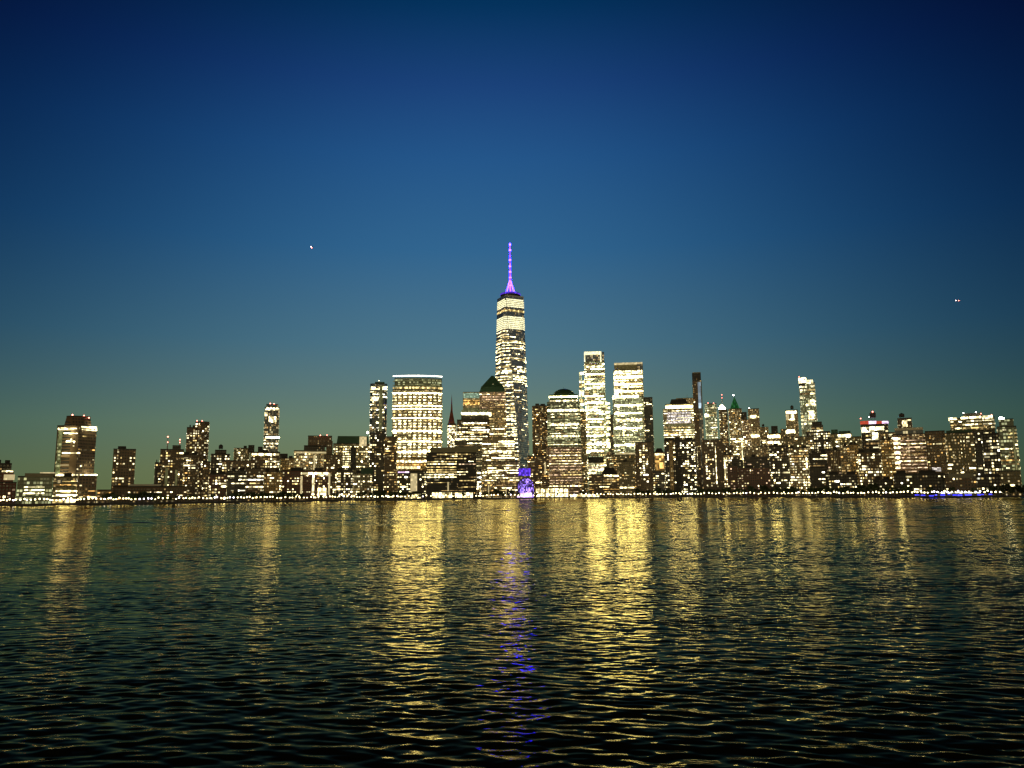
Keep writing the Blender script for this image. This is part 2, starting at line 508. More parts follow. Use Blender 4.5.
def build_extra(root, c, e, base_pts):
    k = e[0]
    if k == 'band':                              # a continuous lit storey round the front: xl, xr, yt, yb, mat
        _, xl, xr, yt, yb, mat = e[:6]
        ul, zt = c.loc(xl, yt); ur, zb = c.loc(xr, yb)
        pts = e[6] if len(e) > 6 else None
        if pts == 'arc':
            fr = base_pts[:-2]
            ring = [(u, v - 0.45) for u, v in fr] + [(fr[-1][0] + 0.4, fr[-1][1] + 1.0), (fr[0][0] - 0.4, fr[0][1] + 1.0)]
            # back edge follows the wall just inside it
            ring = [(u, v - 0.45) for u, v in fr] + [(u, v + 0.6) for u, v in reversed(fr)]
            MB().prism(ring, zb, zt, mat).build('lit_floor', root)
        else:
            MB().box((ul + ur) / 2, 0.4, (zt + zb) / 2, ur - ul, 1.9, zt - zb, mat).build('lit_floor', root)
    elif k == 'slab':                            # cap, ledge, column or panel: name, xl, xr, yt, yb, mat, proud, depth
        _, nm, xl, xr, yt, yb, mat, proud, dep = e
        ul, zt = c.loc(xl, yt); ur, zb = c.loc(xr, yb)
        MB().box((ul + ur) / 2, dep / 2 - proud, (zt + zb) / 2, ur - ul, dep, zt - zb, mat).build(nm, root)
    elif k == 'tank':                            # round water tank on legs: x, ytop, ybase, half width in pixels
        _, x, yt, yb, hw = e
        u, zt = c.loc(x, yt); _, zb = c.loc(x, yb); r = hw * c.mpp; v = 9.0
        hgt = zt - zb
        mb = MB().lathe([(r, zb + hgt * 0.3), (r, zt - hgt * 0.2), (0.15, zt)], u, v, 'roof_dark', 12)
        for sx, sy in ((-1, -1), (1, -1), (1, 1), (-1, 1)):
            mb.tube((u + sx * r * 0.6, v + sy * r * 0.6, zb - 0.5), (u + sx * r * 0.6, v + sy * r * 0.6, zb + hgt * 0.32), 0.25, 0.25, 'dark_steel', 6)
        mb.build('water_tank', root)
    elif k == 'antenna':                         # x, ytip, ybase, mat, beacon mat
        _, x, yt, yb, mat, bm = e
        u, zt = c.loc(x, yt); _, zb = c.loc(x, yb); v = 8.0
        a = MB().tube((u, v, zb - 1), (u, v, zt), 0.9, 0.25, mat, 8).build('antenna', root)
        if bm:
            MB().ball((u, v, zt + 0.4), 0.9, bm).build('beacon', a)
            MB().ball((u, v - 1.4, zb + (zt - zb) * 0.6), 0.7, bm).build('beacon', a)
    elif k == 'beacon':
        _, x, y, mat, r = e
        u, z = c.loc(x, y)
        MB().tube((u, 3, z - 3.0), (u, 3, z - r * 0.7), 0.2, 0.2, 'dark_steel', 6).ball((u, 3, z), r, mat).build('beacon', root)
    elif k == 'pyramid':                         # xl, xr, ytop, ybase, mat, top fraction, depth
        _, xl, xr, yt, yb, mat, fr, dep = e
        ul, zb = c.loc(xl, yb); ur, _ = c.loc(xr, yb); _, zt = c.loc((xl + xr) / 2, yt)
        pts = [(ul, 0.8), (ur, 0.8), (ur, dep), (ul, dep)]
        MB().prism(pts, zb - 0.4, zt, mat, top=scaled(pts, fr)).build('roof', root)
    elif k == 'dome':                            # xl, xr, ytop, ybase, mat
        _, xl, xr, yt, yb, mat = e[:6]
        ul, zb = c.loc(xl, yb); ur, _ = c.loc(xr, yb); _, zt = c.loc((xl + xr) / 2, yt)
        r = (ur - ul) / 2; hgt = zt - zb
        prof = [(r * math.cos(a), zb - 0.3 + (hgt + 0.3) * math.sin(a)) for a in [i / 8 * math.pi / 2 * 0.985 for i in range(9)]]
        o = MB().lathe(prof, (ul + ur) / 2, r + 0.8, mat, 28).build('roof', root, smooth=True)
        if len(e) > 6:
            MB().tube(((ul + ur) / 2, r, zt - 0.4), ((ul + ur) / 2, r, zt + e[6] * c.mpp), 0.3, 0.2, 'dark_steel', 6).build('finial', o)

ALL = []
def build_all():
    for s in SPECS:
        t0 = s['tiers'][0]
        xl = min(t['xl'] for t in s['tiers'] if t['yb'] is None or t is t0); xr = max(t['xr'] for t in s['tiers'] if t['yb'] is None or t is t0)
        s['c'] = Ctx((t0['xl'] + t0['xr']) / 2, s['off'])
        for t in s['tiers']:
            RECTS.append((t['xl'], t['xr'], t['yt'], s['c'].dist))
    for n, s in enumerate(SPECS):
        c = s['c']
        rnd = random.Random(100 + n * 7)
        root = empty(s['name'], c.P, -c.th)
        tag(root, s['label'], s['cat'], s['group'])
        ALL.append(root)
        wins = []
        base = None
        for i, t in enumerate(s['tiers']):
            v0 = t.get('v0', 0.55 * i)
            pts = outline(c, t, 0.07 * i, v0)
            if base is None:
                base = pts
            _, zt = c.loc((t['xl'] + t['xr']) / 2, t['yt'])
            zb = -0.6 if t['yb'] is None else c.loc((t['xl'] + t['xr']) / 2, t['yb'])[1] - 0.3
            top = scaled(pts, t['taper']) if 'taper' in t else None
            MB().prism(pts, zb, zt, t['w'], top=top).build('wall', root)
            if t.get('cap', True):
                cp = scaled(top or pts, 1.012)
                MB().prism(cp, zt + 0.004, zt + 1.1, t.get('capm', 'roof_dark')).build('roof', root)
            if t['s']:
                st = t['s']
                if isinstance(st, tuple):       # a style with changed values
                    st = dict(STY[st[0]], **st[1])
                wins += edge_windows(pts, max(zb, 1.0) if t['yb'] is None else zb, zt, st, rnd)
            nu = s['units'] if s['units'] is not None else (rnd.choice((1, 2, 2)) if (i == len(s['tiers']) - 1 and t['s']) else 0)
            if nu and i == len(s['tiers']) - 1:
                us = [p[0] for p in pts]; lo, hi = min(us), max(us)
                for q in range(nu):
                    w_ = rnd.uniform(0.14, 0.34) * (hi - lo)
                    uc = lo + (hi - lo) * (q + rnd.uniform(0.3, 0.7)) / nu
                    MB().box(min(max(uc, lo + w_ / 2 + 1), hi - w_ / 2 - 1), 8 + 5 * q, zt + 1.1 + 1.7, w_, 7, 3.6, 'roof_dark').build('rooftop_unit', root)
        for e in s['extras']:
            if callable(e):
                wins += e(root, c, rnd) or []
            else:
                build_extra(root, c, e, base)
        x_ = (s['tiers'][0]['xl'] + s['tiers'][0]['xr']) / 2
        put_windows(root, c, wins, fair=(x_ < 365 or x_ > 700))
# ================================================================== the city, from one end of the waterfront to the other
A = bld
# ---- far end beyond the low pavilion
A('apartment_block', 'low dark brick block with setback balconies at the far end beside the low pavilion', 45,
  [T(-6, 16.5, 483, w='red_brick', s='brick', d=26), T(-6, 14, 472, 483.2, w='red_brick', s='sparse', d=22), T(-6, 12, 464, 472.2, w='dark', s='sparse', d=18)],
  ('slab', 'balcony', 4, 14.5, 474.5, 480, 'lit_panel', 0.5, 3), ('slab', 'balcony', 2, 13, 470.5, 472, 'lit_cream', 0.4, 3))
A('pavilion', 'low flat glass pavilion with three bright white floor strips', 50,
  [T(18, 53, 477, w='green_glass', s=None, d=40)],
  ('band', 24, 44.5, 486.6, 487.6, 'lit_cream'), ('band', 24, 44.5, 489.6, 490.5, 'lit_cream'), ('band', 23.5, 44, 492.8, 493.8, 'lit_cream'),
  ('band', 26, 48, 474.4, 475.8, 'lit_cream'), ('slab', 'penthouse', 25, 55, 473.2, 477, 'roof_olive', 0.6, 22),
  ('slab', 'penthouse', 40, 54.5, 472.2, 474.6, 'lit_panel', 0.3, 14))
A('glass_tower', 'tall two faced tower with eight sided crown and red roof lights', 95,
  [T(57, 97.3, 425.5, w='brown', s=('sparse', dict(p=0.05)), fp=('corner', 79.3, 0.9), cap=True),
   T(64.5, 92.5, 416.5, 425.7, w='brown', s=None, d=28, fp=('cut', 7), taper=0.86)],
  ('slab', 'facade_strip', 73.5, 79, 430, 475, 'lit_olive', -6, 4), ('slab', 'facade_strip', 66, 67, 432, 497, 'lit_panel', -13, 8),
  ('slab', 'facade_strip', 58, 72, 430, 474, 'green_glass', -15, 10),
  ('slab', 'lit_floor', 58, 79, 427.4, 429.6, 'lit_cream', -2, 12), ('slab', 'lit_floor', 80.5, 97, 426, 427.6, 'lit_bright', -2, 12), ('slab', 'lit_floor', 82, 97.2, 428.8, 430.2, 'lit_cream', -2, 12),
  ('slab', 'lit_floor', 62, 80, 452.3, 453.6, 'lit_cream', 0.4, 12), ('slab', 'lit_floor', 66, 75, 440.2, 441.8, 'lit_bright', -3, 8), ('slab', 'lit_floor', 64, 79, 432.6, 433.6, 'lit_bright', -1, 8),
  ('slab', 'lit_floor', 55.5, 78, 474, 475.6, 'lit_bright', -0.5, 18), ('slab', 'lit_floor', 79.8, 97, 474.2, 475.8, 'lit_bright', 0.2, 16),
  ('beacon', 72.5, 414.6, 'beacon_red', 0.9), ('beacon', 84, 415.6, 'beacon_red', 0.9), ('beacon', 89, 417.6, 'beacon_red', 0.8))
A('office_podium', 'bright lit low glass wing with a blue sign below the two faced tower', 50,
  [T(53.5, 77.5, 477, w='olive', s=('bandsw', dict(p=0.6, fh=4.0, pal='warm')), d=28), ],
  ('slab', 'sign', 57, 62, 479.5, 483.5, 'blue_glass', 0.5, 1.5), ('band', 56, 77, 490.5, 491.6, 'lit_bright'), ('band', 56, 77, 494.5, 495.8, 'lit_bright'))
A('terrace_block', 'brown low block with amber lit storeys right beside the two faced tower', 48,
  [T(79, 97, 476.5, w='brown', s='sparse', d=26), ], ('band', 79, 96, 496.5, 497.8, 'lit_cream'), ('band', 88, 97, 490.6, 491.4, 'lit_amber'), units=0)
A('row_building', 'low row building with glowing orange shop floors beside a dark tree clump', 55,
  [T(97, 113, 490.5, w='tan', s=('amber', dict(p=0.6)), d=22)], units=0)
A('apartment_tower', 'lone square brick apartment tower standing clear behind the long school building', 130,
  [T(113.6, 136, 449.6, w='brown', s='apt', d=24)], ('slab', 'penthouse', 118, 126, 446, 449.8, 'roof_dark', -3, 12))
A('school_building', 'long low brick building with a pale flat roof band', 60,
  [T(113, 187, 487, w='brown', s=('sparse', dict(p=0.22, run=0.5, hf=0.35)), d=26)],
  ('slab', 'roof_band', 128, 161, 484.2, 486.4, 'pale_stone', -2, 14), ('slab', 'roof_band', 161.5, 185, 485.6, 487.2, 'roof_olive', -2, 14), units=0)
A('apartment_block', 'narrow dark apartment slab leaning against the block with two antennas', 150,
  [T(155, 162, 463, w='dark', s='apt', d=20)])
A('apartment_block', 'dark apartment block carrying two red and white antennas', 185,
  [T(160.5, 184, 449.8, w='brown', s=('apt', dict(p=0.24)), d=26), T(172.5, 181, 446, 450, w='dark', s=None, d=18)],
  ('antenna', 167.9, 436.6, 449.8, 'grey_paint', 'beacon_red'), ('antenna', 180, 439.6, 446, 'grey_paint', 'beacon_red'),
  ('slab', 'wall_strip', 165.4, 167.2, 468, 486, 'lit_olive', 0.4, 2), ('slab', 'wall_strip', 175.4, 177, 470, 486, 'lit_olive', 0.4, 2))
A('apartment_block', 'brown apartment block with busy white windows between antennas and curved tower', 235,
  [T(181, 199, 455, w='brown', s='dense', d=26)])
A('curved_tower', 'tall brown apartment tower with curved bay and two red roof lights', 280,
  [T(195.5, 209.6, 422, w='brown', s=('aptb', dict(p=0.42)), fp=('arc', 6, 6), d=20), T(186.8, 196, 427.6, w='brown', s='aptb', d=26, v0=3)],
  ('beacon', 197, 420.6, 'beacon_red', 0.9), ('beacon', 202.2, 420.8, 'beacon_red', 0.9))
A('apartment_tower', 'stout apartment tower topped by a dark domed water tank', 170,
  [T(211, 230, 454.5, w='dark', s=('aptb', dict(p=0.48)), d=26), T(215, 226.5, 450.5, 454.7, w='dark', s=None, d=16)], ('tank', 221, 443.8, 450.4, 1.9))
A('apartment_block', 'front brick apartment house with wide bright rooms below the tank tower', 55,
  [T(209, 227, 474.5, w='red_brick', s=('aptb', dict(p=0.45)), d=26)])
A('apartment_block', 'dark flat roofed waterfront house with broad glowing living rooms', 60,
  [T(227.5, 246, 471, w='dark', s=('bandsw', dict(p=0.42)), d=28)])
A('apartment_tower', 'apartment tower with boxy penthouse and pinkish window rows', 200,
  [T(234, 250, 448.6, w='olive', s=('apt', dict(p=0.4)), d=26)], ('slab', 'penthouse', 248.4, 254.2, 445, 453, 'roof_dark', 1, 10))
A('apartment_block', 'broad apartment block with a bright top storey below the slender stacked tower', 150,
  [T(250.5, 280, 452.6, w='brown', s=('aptb', dict(p=0.45)), d=28)], ('band', 252, 279, 453.4, 455.4, 'lit_cream'), ('slab', 'penthouse', 258, 262.5, 446.5, 452.8, 'roof_dark', -2, 8))
A('apartment_block', 'front block with cream bay windows under the slender stacked tower', 52,
  [T(246.5, 264, 469, w='brown', s=('bandsw', dict(p=0.48)), d=28)])
A('apartment_block', 'front corner block with golden stair bays under the slender stacked tower', 50,
  [T(264.5, 282, 472, w='gold_stone', s=('dense', dict(p=0.42)), d=26)])
A('stacked_tower', 'slender glass tower of stacked floors with rounded red lit crown', 520,
  [T(264.8, 279.6, 407.5, w='blue_glass', s=('bandsw', dict(p=0.26, fh=6)), d=28), T(266.4, 278.2, 404.6, 407.7, w='blue_glass', s=None, d=24)],
  ('band', 265.5, 279.5, 436.75, 438.25, 'lit_goldbar'), ('band', 269, 276, 416.5, 422, 'lit_cream'), ('band', 266.5, 279, 407.8, 409.4, 'lit_bright'),
  ('band', 264.9, 267.5, 412, 416, 'lit_cream'),
  ('beacon', 270.2, 403.4, 'beacon_red', 1.2), ('beacon', 274, 403.6, 'beacon_red', 1.2), ('beacon', 277.6, 405, 'beacon_red', 1.0), units=0)
A('apartment_block', 'amber windowed block with dark domed roof beside the slender stacked tower', 205,
  [T(280.4, 296, 458.5, w='gold_stone', s='amber', d=26)], ('slab', 'penthouse', 277, 287.6, 453.5, 459, 'roof_dark', -2, 14))
A('office_block', 'brown office block with blank windowless penthouse tower', 190,
  [T(294, 330, 451, w='cream', s=('dense', dict(p=0.42, fh=4.4)), d=34), T(304, 325, 446, 451.2, w='dark', s=None, d=28), T(308, 332.2, 436, 446.2, w='brown', s=None, d=26, v0=6)],
  ('slab', 'wall_strip', 326.5, 332.4, 441, 456, 'brown', 0.7, 10), ('slab', 'wall_strip', 313.8, 315.2, 455, 470, 'lit_panel', 0.5, 1.6), ('band', 296, 329, 451.8, 453.4, 'lit_panel'),
  ('beacon', 320.4, 435.2, 'beacon_red', 0.8), ('beacon', 327, 435, 'beacon_red', 0.8), units=0)
A('apartment_block', 'waterfront block with vertical white stair lights below the blank penthouse', 60,
  [T(282.5, 330, 471, w='red_brick', s=('dense', dict(p=0.36)), d=30)],
  ('slab', 'stair_window', 312.4, 314, 474, 495, 'lit_cream', 0.5, 1.6), ('slab', 'stair_window', 300.6, 302, 476, 496, 'lit_panel', 0.5, 1.6), ('slab', 'stair_window', 328.6, 329.8, 473, 495, 'lit_panel', 0.5, 1.6),
  ('band', 301, 329, 472.4, 474.4, 'lit_cream'), ('slab', 'glowing_entrance', 318, 326, 488, 496, 'lit_gold', 0.6, 2))  # entrance light painted as a glowing gold slab
A('bank_tower', 'wide office block packed with yellow green windows under a dark mansard', 215,
  [T(333.4, 370.2, 444, w='olive', s='goldd', d=34)], ('pyramid', 336.5, 369, 436, 444, 'roof_green', 0.93, 30),
  ('slab', 'lift_shaft', 359.5, 366.5, 436.6, 446, 'lit_panel', 0.6, 8), ('slab', 'dark_strip', 350.5, 355.5, 447, 470, 'black_glass', 0.5, 2), ('beacon', 367.6, 432.6, 'flood', 1.6), units=0)
A('apartment_block', 'waterfront apartment house with ochre balconies before the yellow green block', 58,
  [T(336.5, 353, 471, w='dark', s=('aptb', dict(p=0.48)), d=26)])
A('apartment_block', 'wider waterfront apartment house with green terrace before the yellow green block', 56,
  [T(353.4, 372, 473.5, w='olive', s=('aptb', dict(p=0.46)), d=26)], ('slab', 'terrace', 361, 373, 468, 474, 'roof_green', 0.5, 20))
A('residential_tower', 'slim round cornered tower with pale central column and lit crown', 560,
  [T(370.3, 387.2, 384, w='blue_glass', s=('bandsw', dict(p=0.34, fh=5.6)), d=28, fp=('cut', 5))],
  ('slab', 'central_column', 379.4, 382, 385, 436, 'lit_olive', 0.6, 3), ('slab', 'crown', 375, 384.5, 381.6, 384.2, 'roof_green', -3, 12),
  ('band', 371.2, 375.8, 387, 389.4, 'lit_bright'), ('band', 379.2, 387, 386.6, 389.6, 'lit_bright'), ('band', 371, 378.5, 396.5, 401, 'lit_cream'), ('band', 371, 377, 407, 409, 'lit_mid'),
  ('beacon', 379, 380.4, 'lamp_globe', 0.8), units=0)
A('apartment_block', 'dark apartment tower with ragged white rooms before the round cornered tower', 130,
  [T(370, 386, 434, w='dark', s=('aptb', dict(p=0.42)), d=24), T(375.4, 385, 431.6, 434.2, w='dark', s=None, d=16)])
A('apartment_block', 'rust brown apartment tower with orange rooms beside the curved bank', 90,
  [T(384.6, 397, 437, w='brown', s=('amber', dict(p=0.36)), d=24)])
A('bank_headquarters', 'broad curved bank tower wrapped in gold lit window rows with bright roof line', 190,
  [T(392.6, 442.4, 389.5, w='cream', s='grid', d=26, fp=('arc', 9, 10)), T(394.4, 442, 378, 389.7, w='green_glass', s=None, d=24, v0=3, fp=('arc', 9, 10))],
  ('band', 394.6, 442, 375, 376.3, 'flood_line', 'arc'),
  *[('band', 393, 442.3, y0, y1, 'lit_goldbar', 'arc') for y0, y1 in ((392.3, 393.1), (405.1, 405.8), (408.3, 409), (417.7, 418.4), (430.6, 431.4), (441.1, 441.8), (451.3, 452.1))],
  ('band', 394, 442, 380.2, 381.4, 'lit_olive', 'arc'), ('band', 394, 442, 384.4, 385.6, 'lit_olive', 'arc'), ('band', 394, 442, 386.6, 388.6, 'lit_mid', 'arc'), units=0)
A('bank_podium', 'low amber lit podium at the foot of the curved bank tower', 140,
  [T(395, 428, 457.5, w='gold_stone', s=None, d=30)],
  ('band', 396, 427, 460.2, 462.4, 'lit_cream'), ('band', 396, 427, 464, 465.4, 'lit_amber'), ('band', 396, 420, 466.4, 468.4, 'lit_gold'), units=0)
A('apartment_block', 'dark low block with a tall pale light panel and violet roof glow', 60,
  [T(397.5, 426, 471, w='dark', s='aptb', d=28)],
  ('slab', 'light_panel', 410.6, 417, 473.6, 492.5, 'lit_panel', 0.6, 2), ('band', 398, 409, 471.6, 472.8, 'lit_lilac'), units=0)
A('exchange_building', 'black glass exchange block with pale overhanging roof and lit trading floor', 62,
  [T(426.4, 476.2, 452.4, w='black_glass', s=('bands', dict(p=0.08, hf=0.24)), d=40), ],
  ('slab', 'roof_slab', 430, 478.5, 447.6, 452.2, 'roof_olive', 1.2, 42),
  *[('slab', 'lit_floor', 427, 456.6, y, y + 0.8, m, 0.45, 1.2) for y, m in ((461.4, 'lit_mid'), (463.6, 'lit_cream'), (466.8, 'lit_mid'), (469.4, 'lit_mid'), (471.6, 'lit_mid'), (474.2, 'lit_cream'), (476.8, 'lit_cream'))],
  ('band', 437, 471, 453.9, 454.8, 'lit_mid'), ('band', 446, 466, 458.2, 459, 'lit_mid'), ('band', 459, 475.6, 463.8, 464.6, 'lit_pink'), ('band', 459.5, 475.6, 480.2, 481, 'lit_mid'), ('band', 461, 475.4, 486.6, 487.4, 'lit_mid'),
  ('slab', 'light_panel', 447.4, 448.8, 482, 491, 'lit_panel', 0.5, 1.5), units=0)
A('office_wing', 'dark stair wing dotted with white landings beside the exchange block', 75,
  [T(476.6, 481.6, 470, w='dark', s=('apt', dict(p=0.8)), d=20)], units=0)
A('courthouse_tower', 'old tower with steep rust red pyramid spire between curved bank and stepped offices', 640,
  [T(447.4, 456.4, 424, w='tan', s=('aptb', dict(p=0.8)), d=26)], ('pyramid', 448, 455, 411, 424, 'rust', 0.3, 22),
  ('pyramid', 450.6, 452.7, 394, 411.2, 'rust', 0.04, 14), units=0)
A('office_tower', 'pale office tower with mint lit top storey behind the stepped offices', 480,
  [T(463, 480, 392.4, w='cream', s=None, d=34)], ('band', 463.4, 479.6, 393, 398, 'lit_mint'), ('band', 463.4, 479.6, 400, 405, 'lit_amber'), ('band', 463, 480, 408, 412, 'lit_olive'), units=0)
A('office_tower', 'stepped dark office block edged by one bright white roof line', 250,
  [T(454.2, 491, 440, w='dark', s=('bands', dict(p=0.3)), d=40), T(457, 489.6, 420, 440.2, w='dark', s=('bands', dict(p=0.4, hf=0.35)), d=36), T(461, 489, 414.6, 420.2, w='dark', s=None, d=32)],
  ('slab', 'lit_cornice', 461.2, 491.4, 412.4, 414.8, 'lit_bright', 0.6, 30), ('slab', 'roof_slab', 461.5, 488, 409.8, 412.4, 'lit_olive', -1, 20),
  ('band', 455, 490, 438.4, 440, 'lit_cream'), ('band', 459, 489, 432, 433.2, 'lit_mid'), ('band', 462, 488, 423.6, 424.8, 'lit_mid'), units=0)
A('office_tower', 'office tower crowned by a stepped dark green pyramid', 320,
  [T(478.4, 506.4, 409, w='tan', s=('bandsw', dict(p=0.45, fh=5, pal='warm')), d=44), T(479.4, 505.6, 391.4, 409.2, w='pink_stone', s=('prows', dict(fh=5.4)), d=40, v0=2)],
  ('pyramid', 479.6, 505.4, 386, 391.6, 'roof_green', 0.87, 36), ('pyramid', 481.6, 503.6, 374.6, 386.2, 'roof_green', 0.10, 32), ('beacon', 493, 384, 'lit_gold', 0.8), units=0)
A('office_block', 'tan office wing with broken gold window bands below the green pyramid tower', 190,
  [T(482, 514.6, 438, w='tan', s=('bands', dict(p=0.5, pal='gold', hf=0.42)), d=40)], ('band', 484, 512, 450.6, 452.4, 'lit_cream'), units=0)
A('office_block', 'front office block of tan stone with arched lobby near the two white pylons', 110,
  [T(481.8, 519, 462, w='tan', s=('bands', dict(p=0.34, hf=0.4)), d=36)], ('band', 483, 498, 471.6, 473, 'lit_cream'), ('band', 501, 518, 480.4, 481.6, 'lit_mid'), units=0)
# ---- the tall tapering tower is built by its own function below
def main_tower(root, c, rnd):
    zt = c.loc(510.5, 296.0, 12)[1]
    zpod = 56.0
    rb = c.mpp * 20.6; rt = c.mpp * 14.6
    a0 = R(-90 - 20)                                     # the top corner that faces the water
    top = [(rt * math.cos(a0 + k * math.pi / 2), 30 + rt * math.sin(a0 + k * math.pi / 2)) for k in range(4)]
    bot = [(rb * math.cos(a0 + math.pi / 4 + k * math.pi / 2), 30 + rb * math.sin(a0 + math.pi / 4 + k * math.pi / 2)) for k in range(4)]
    MB().prism(bot, -0.6, zpod, 'mint').build('podium', root)
    mb = MB()
    mb.v = [(p[0], p[1], zpod) for p in bot] + [(p[0], p[1], zt) for p in top]
    mi = mb.mi('tower_glass')
    for k in range(4):
        mb.f.append((k, (k + 1) % 4, 4 + (k + 1) % 4)); mb.m.append(mi)       # upright: base edge, apex at the top corner between
        mb.f.append((k, 4 + (k + 1) % 4, 4 + k)); mb.m.append(mi)
    mb.f.append((4, 5, 6, 7)); mb.m.append(mi)
    mb.build('wall', root)
    wins = []
    def ring(z):
        t = (z - zpod) / (zt - zpod)
        L = lambda a, b: (a[0] + (b[0] - a[0]) * t, a[1] + (b[1] - a[1]) * t)
        pts = []
        for k in range(4):
            pts.append(L(bot[k], top[k])); pts.append(L(bot[k], top[(k + 1) % 4]))
        return pts
    def at(z0, z1, mat, fsel=None, name='lit_floor', trim=0.02):
        p0, p1 = ring(z0), ring(z1)
        mbb = MB()
        for k in range(8):
            a, b = Vector(p0[k]), Vector(p0[(k + 1) % 8]); a1, b1 = Vector(p1[k]), Vector(p1[(k + 1) % 8])
            if (b - a).length < 2.0: continue
            d = (b - a).normalized(); n = Vector((d.y, -d.x))
            if n.y > 0.2 or (fsel and not fsel(n)): continue
            e = 0.25
            q = [a + (b - a) * trim + n * e, b + (a - b) * trim + n * e, b1 + (a1 - b1) * trim + n * e, a1 + (b1 - a1) * trim + n * e]
            i0 = len(mbb.v)
            mbb.v += [(q[0].x, q[0].y, z0), (q[1].x, q[1].y, z0), (q[2].x, q[2].y, z1), (q[3].x, q[3].y, z1)]
            mbb.f.append((i0, i0 + 1, i0 + 2, i0 + 3)); mbb.m.append(mbb.mi(mat))
        if mbb.f: mbb.build(name, root)
    Z = lambda y: c.loc(510, y)[1]
    for y0, y1, n_ in ((297.6, 306.4, 5), (315.4, 328.6, 7)):           # two bright banded crowns
        for i in range(n_):
            at(Z(y1 + (y0 - y1) * i / n_) + 0.25, Z(y1 + (y0 - y1) * (i + 1) / n_) - 1.0, 'lit_crown')
    # the other storeys: busy on the left faces, sparse on the blue right face
    z = zpod + 4
    fl = 0
    while z < Z(330):
        pts = ring(z); y = proj(c.world(0, 0, z))[1]
        busy = 1.0 if (342 < y < 351 or 356 < y < 362 or 366 < y < 371 or 374 < y < 384) else 0.55
        for k in range(8):
            a, b = Vector(pts[k]), Vector(pts[(k + 1) % 8]); L = (b - a).length
            if L < 5: continue
            d = (b - a) / L; n = Vector((d.y, -d.x))
            if n.y > 0.3: continue
            right = n.x > 0.1
            p = (0.12 if right else 0.5) * (1 if busy == 1 else 0.75)
            if right and busy == 1: p = 0.42
            nb = max(1, int(L / 5.0)); bw = L / nb; j = 0
            while j < nb:
                if rnd.random() < p:
                    m = 1
                    while j + m < nb and rnd.random() < 0.55: m += 1
                    q = a + d * bw * (j + m / 2) + n * 0.1
                    wins.append((q.x, q.y, z, math.atan2(d.y, d.x), m * bw * 0.9, 1.3, pick(PAL['tower'] if busy == 1 else [('lit_gold', 4), ('lit_cream', 3), ('lit_mid', 4), ('lit_dim', 4)], rnd), True))
                    j += m
                else: j += 1
        z += 4.6; fl += 1
    y = 331.0
    while y < 470:
        busy = (342 < y < 351 or 356 < y < 362 or 366 < y < 371 or 374 < y < 384)
        at(Z(y), Z(y) + 1.7, rnd.choice(['lit_gold', 'lit_gold', 'lit_cream', 'lit_mid']), None if busy else (lambda n: n.x < 0.1))
        y += 2.9 if busy else 3.9
    at(Z(311) , Z(309), 'lit_mid'); at(Z(341.5), Z(340.5), 'lit_mid')
    # communications ring, mast and guy cables
    zr = zt
    MB().lathe([(rt * 0.62, zr + 0.4), (rt * 0.62, zr + 3), (rt * 0.72, zr + 5), (rt * 0.72, zr + 9), (rt * 0.5, zr + 10.5)], 0, 30, 'dark_steel', 24).build('ring_platform', root)
    rg = MB().lathe([(rt * 0.735, zr + 5.4), (rt * 0.735, zr + 8.6)], 0, 30, 'lit_violet', 24).build('ring_light', root)
    MB().prism(scaled(top, 1.01), zt - 2.2, zt + 0.5, 'steel').build('parapet', root)
    z1 = c.loc(508.6, 242.6, 30)[1]
    sp = MB().lathe([(2.6, zr + 6), (2.2, zr + (z1 - zr) * 0.3), (1.2, zr + (z1 - zr) * 0.6), (0.9, z1 - 8), (0.4, z1)], 0, 30, 'spire_violet', 12).build('spire', root)
    for k in range(8):
        t = k * math.pi / 4
        MB().tube((rt * 0.36 * math.cos(t), 30 + rt * 0.36 * math.sin(t), zr + 9), (1.6 * math.cos(t), 30 + 1.6 * math.sin(t), zr + (z1 - zr) * 0.32), 0.5, 0.4, 'spire_lilac', 5).build('guy_cable', root)
    for yy, rr in ((285.5, 2.8), (277.6, 2.6), (272, 2.6), (266.4, 2.3), (260.0, 2.6), (250.2, 2.6), (244.6, 2.0)):
        zz = c.loc(508.8, yy, 30)[1]
        MB().lathe([(rr * 0.5, zz - 2.2), (rr, zz - 1.2), (rr, zz + 1.2), (rr * 0.5, zz + 2.2)], 0, 30, 'spire_lilac', 10).build('spire_light', sp)
    return wins
A('skyscraper', 'tallest tapering glass skyscraper with bright banded top and violet lit spire', 380,
  [T(494, 530, 492, w='mint', s=None, d=60, cap=False, v0=0.5)], main_tower, units=0)
A('office_tower', 'red brown office tower with speckled windows right beside the tallest skyscraper', 330,
  [T(532, 547.2, 405.5, w='brown', s=('dense', dict(pal='amber', p=0.45)), d=34, fp=('corner', 541.4, 0.8))])
A('apartment_block', 'brown lower block with scattered amber rooms behind the gold colonnade', 150,
  [T(527.5, 549, 456, w='brown', s=('dense', dict(pal='amber', p=0.5)), d=34)], ('slab', 'light_panel', 544.4, 546, 462, 474, 'lit_panel', 0.5, 2), units=0)
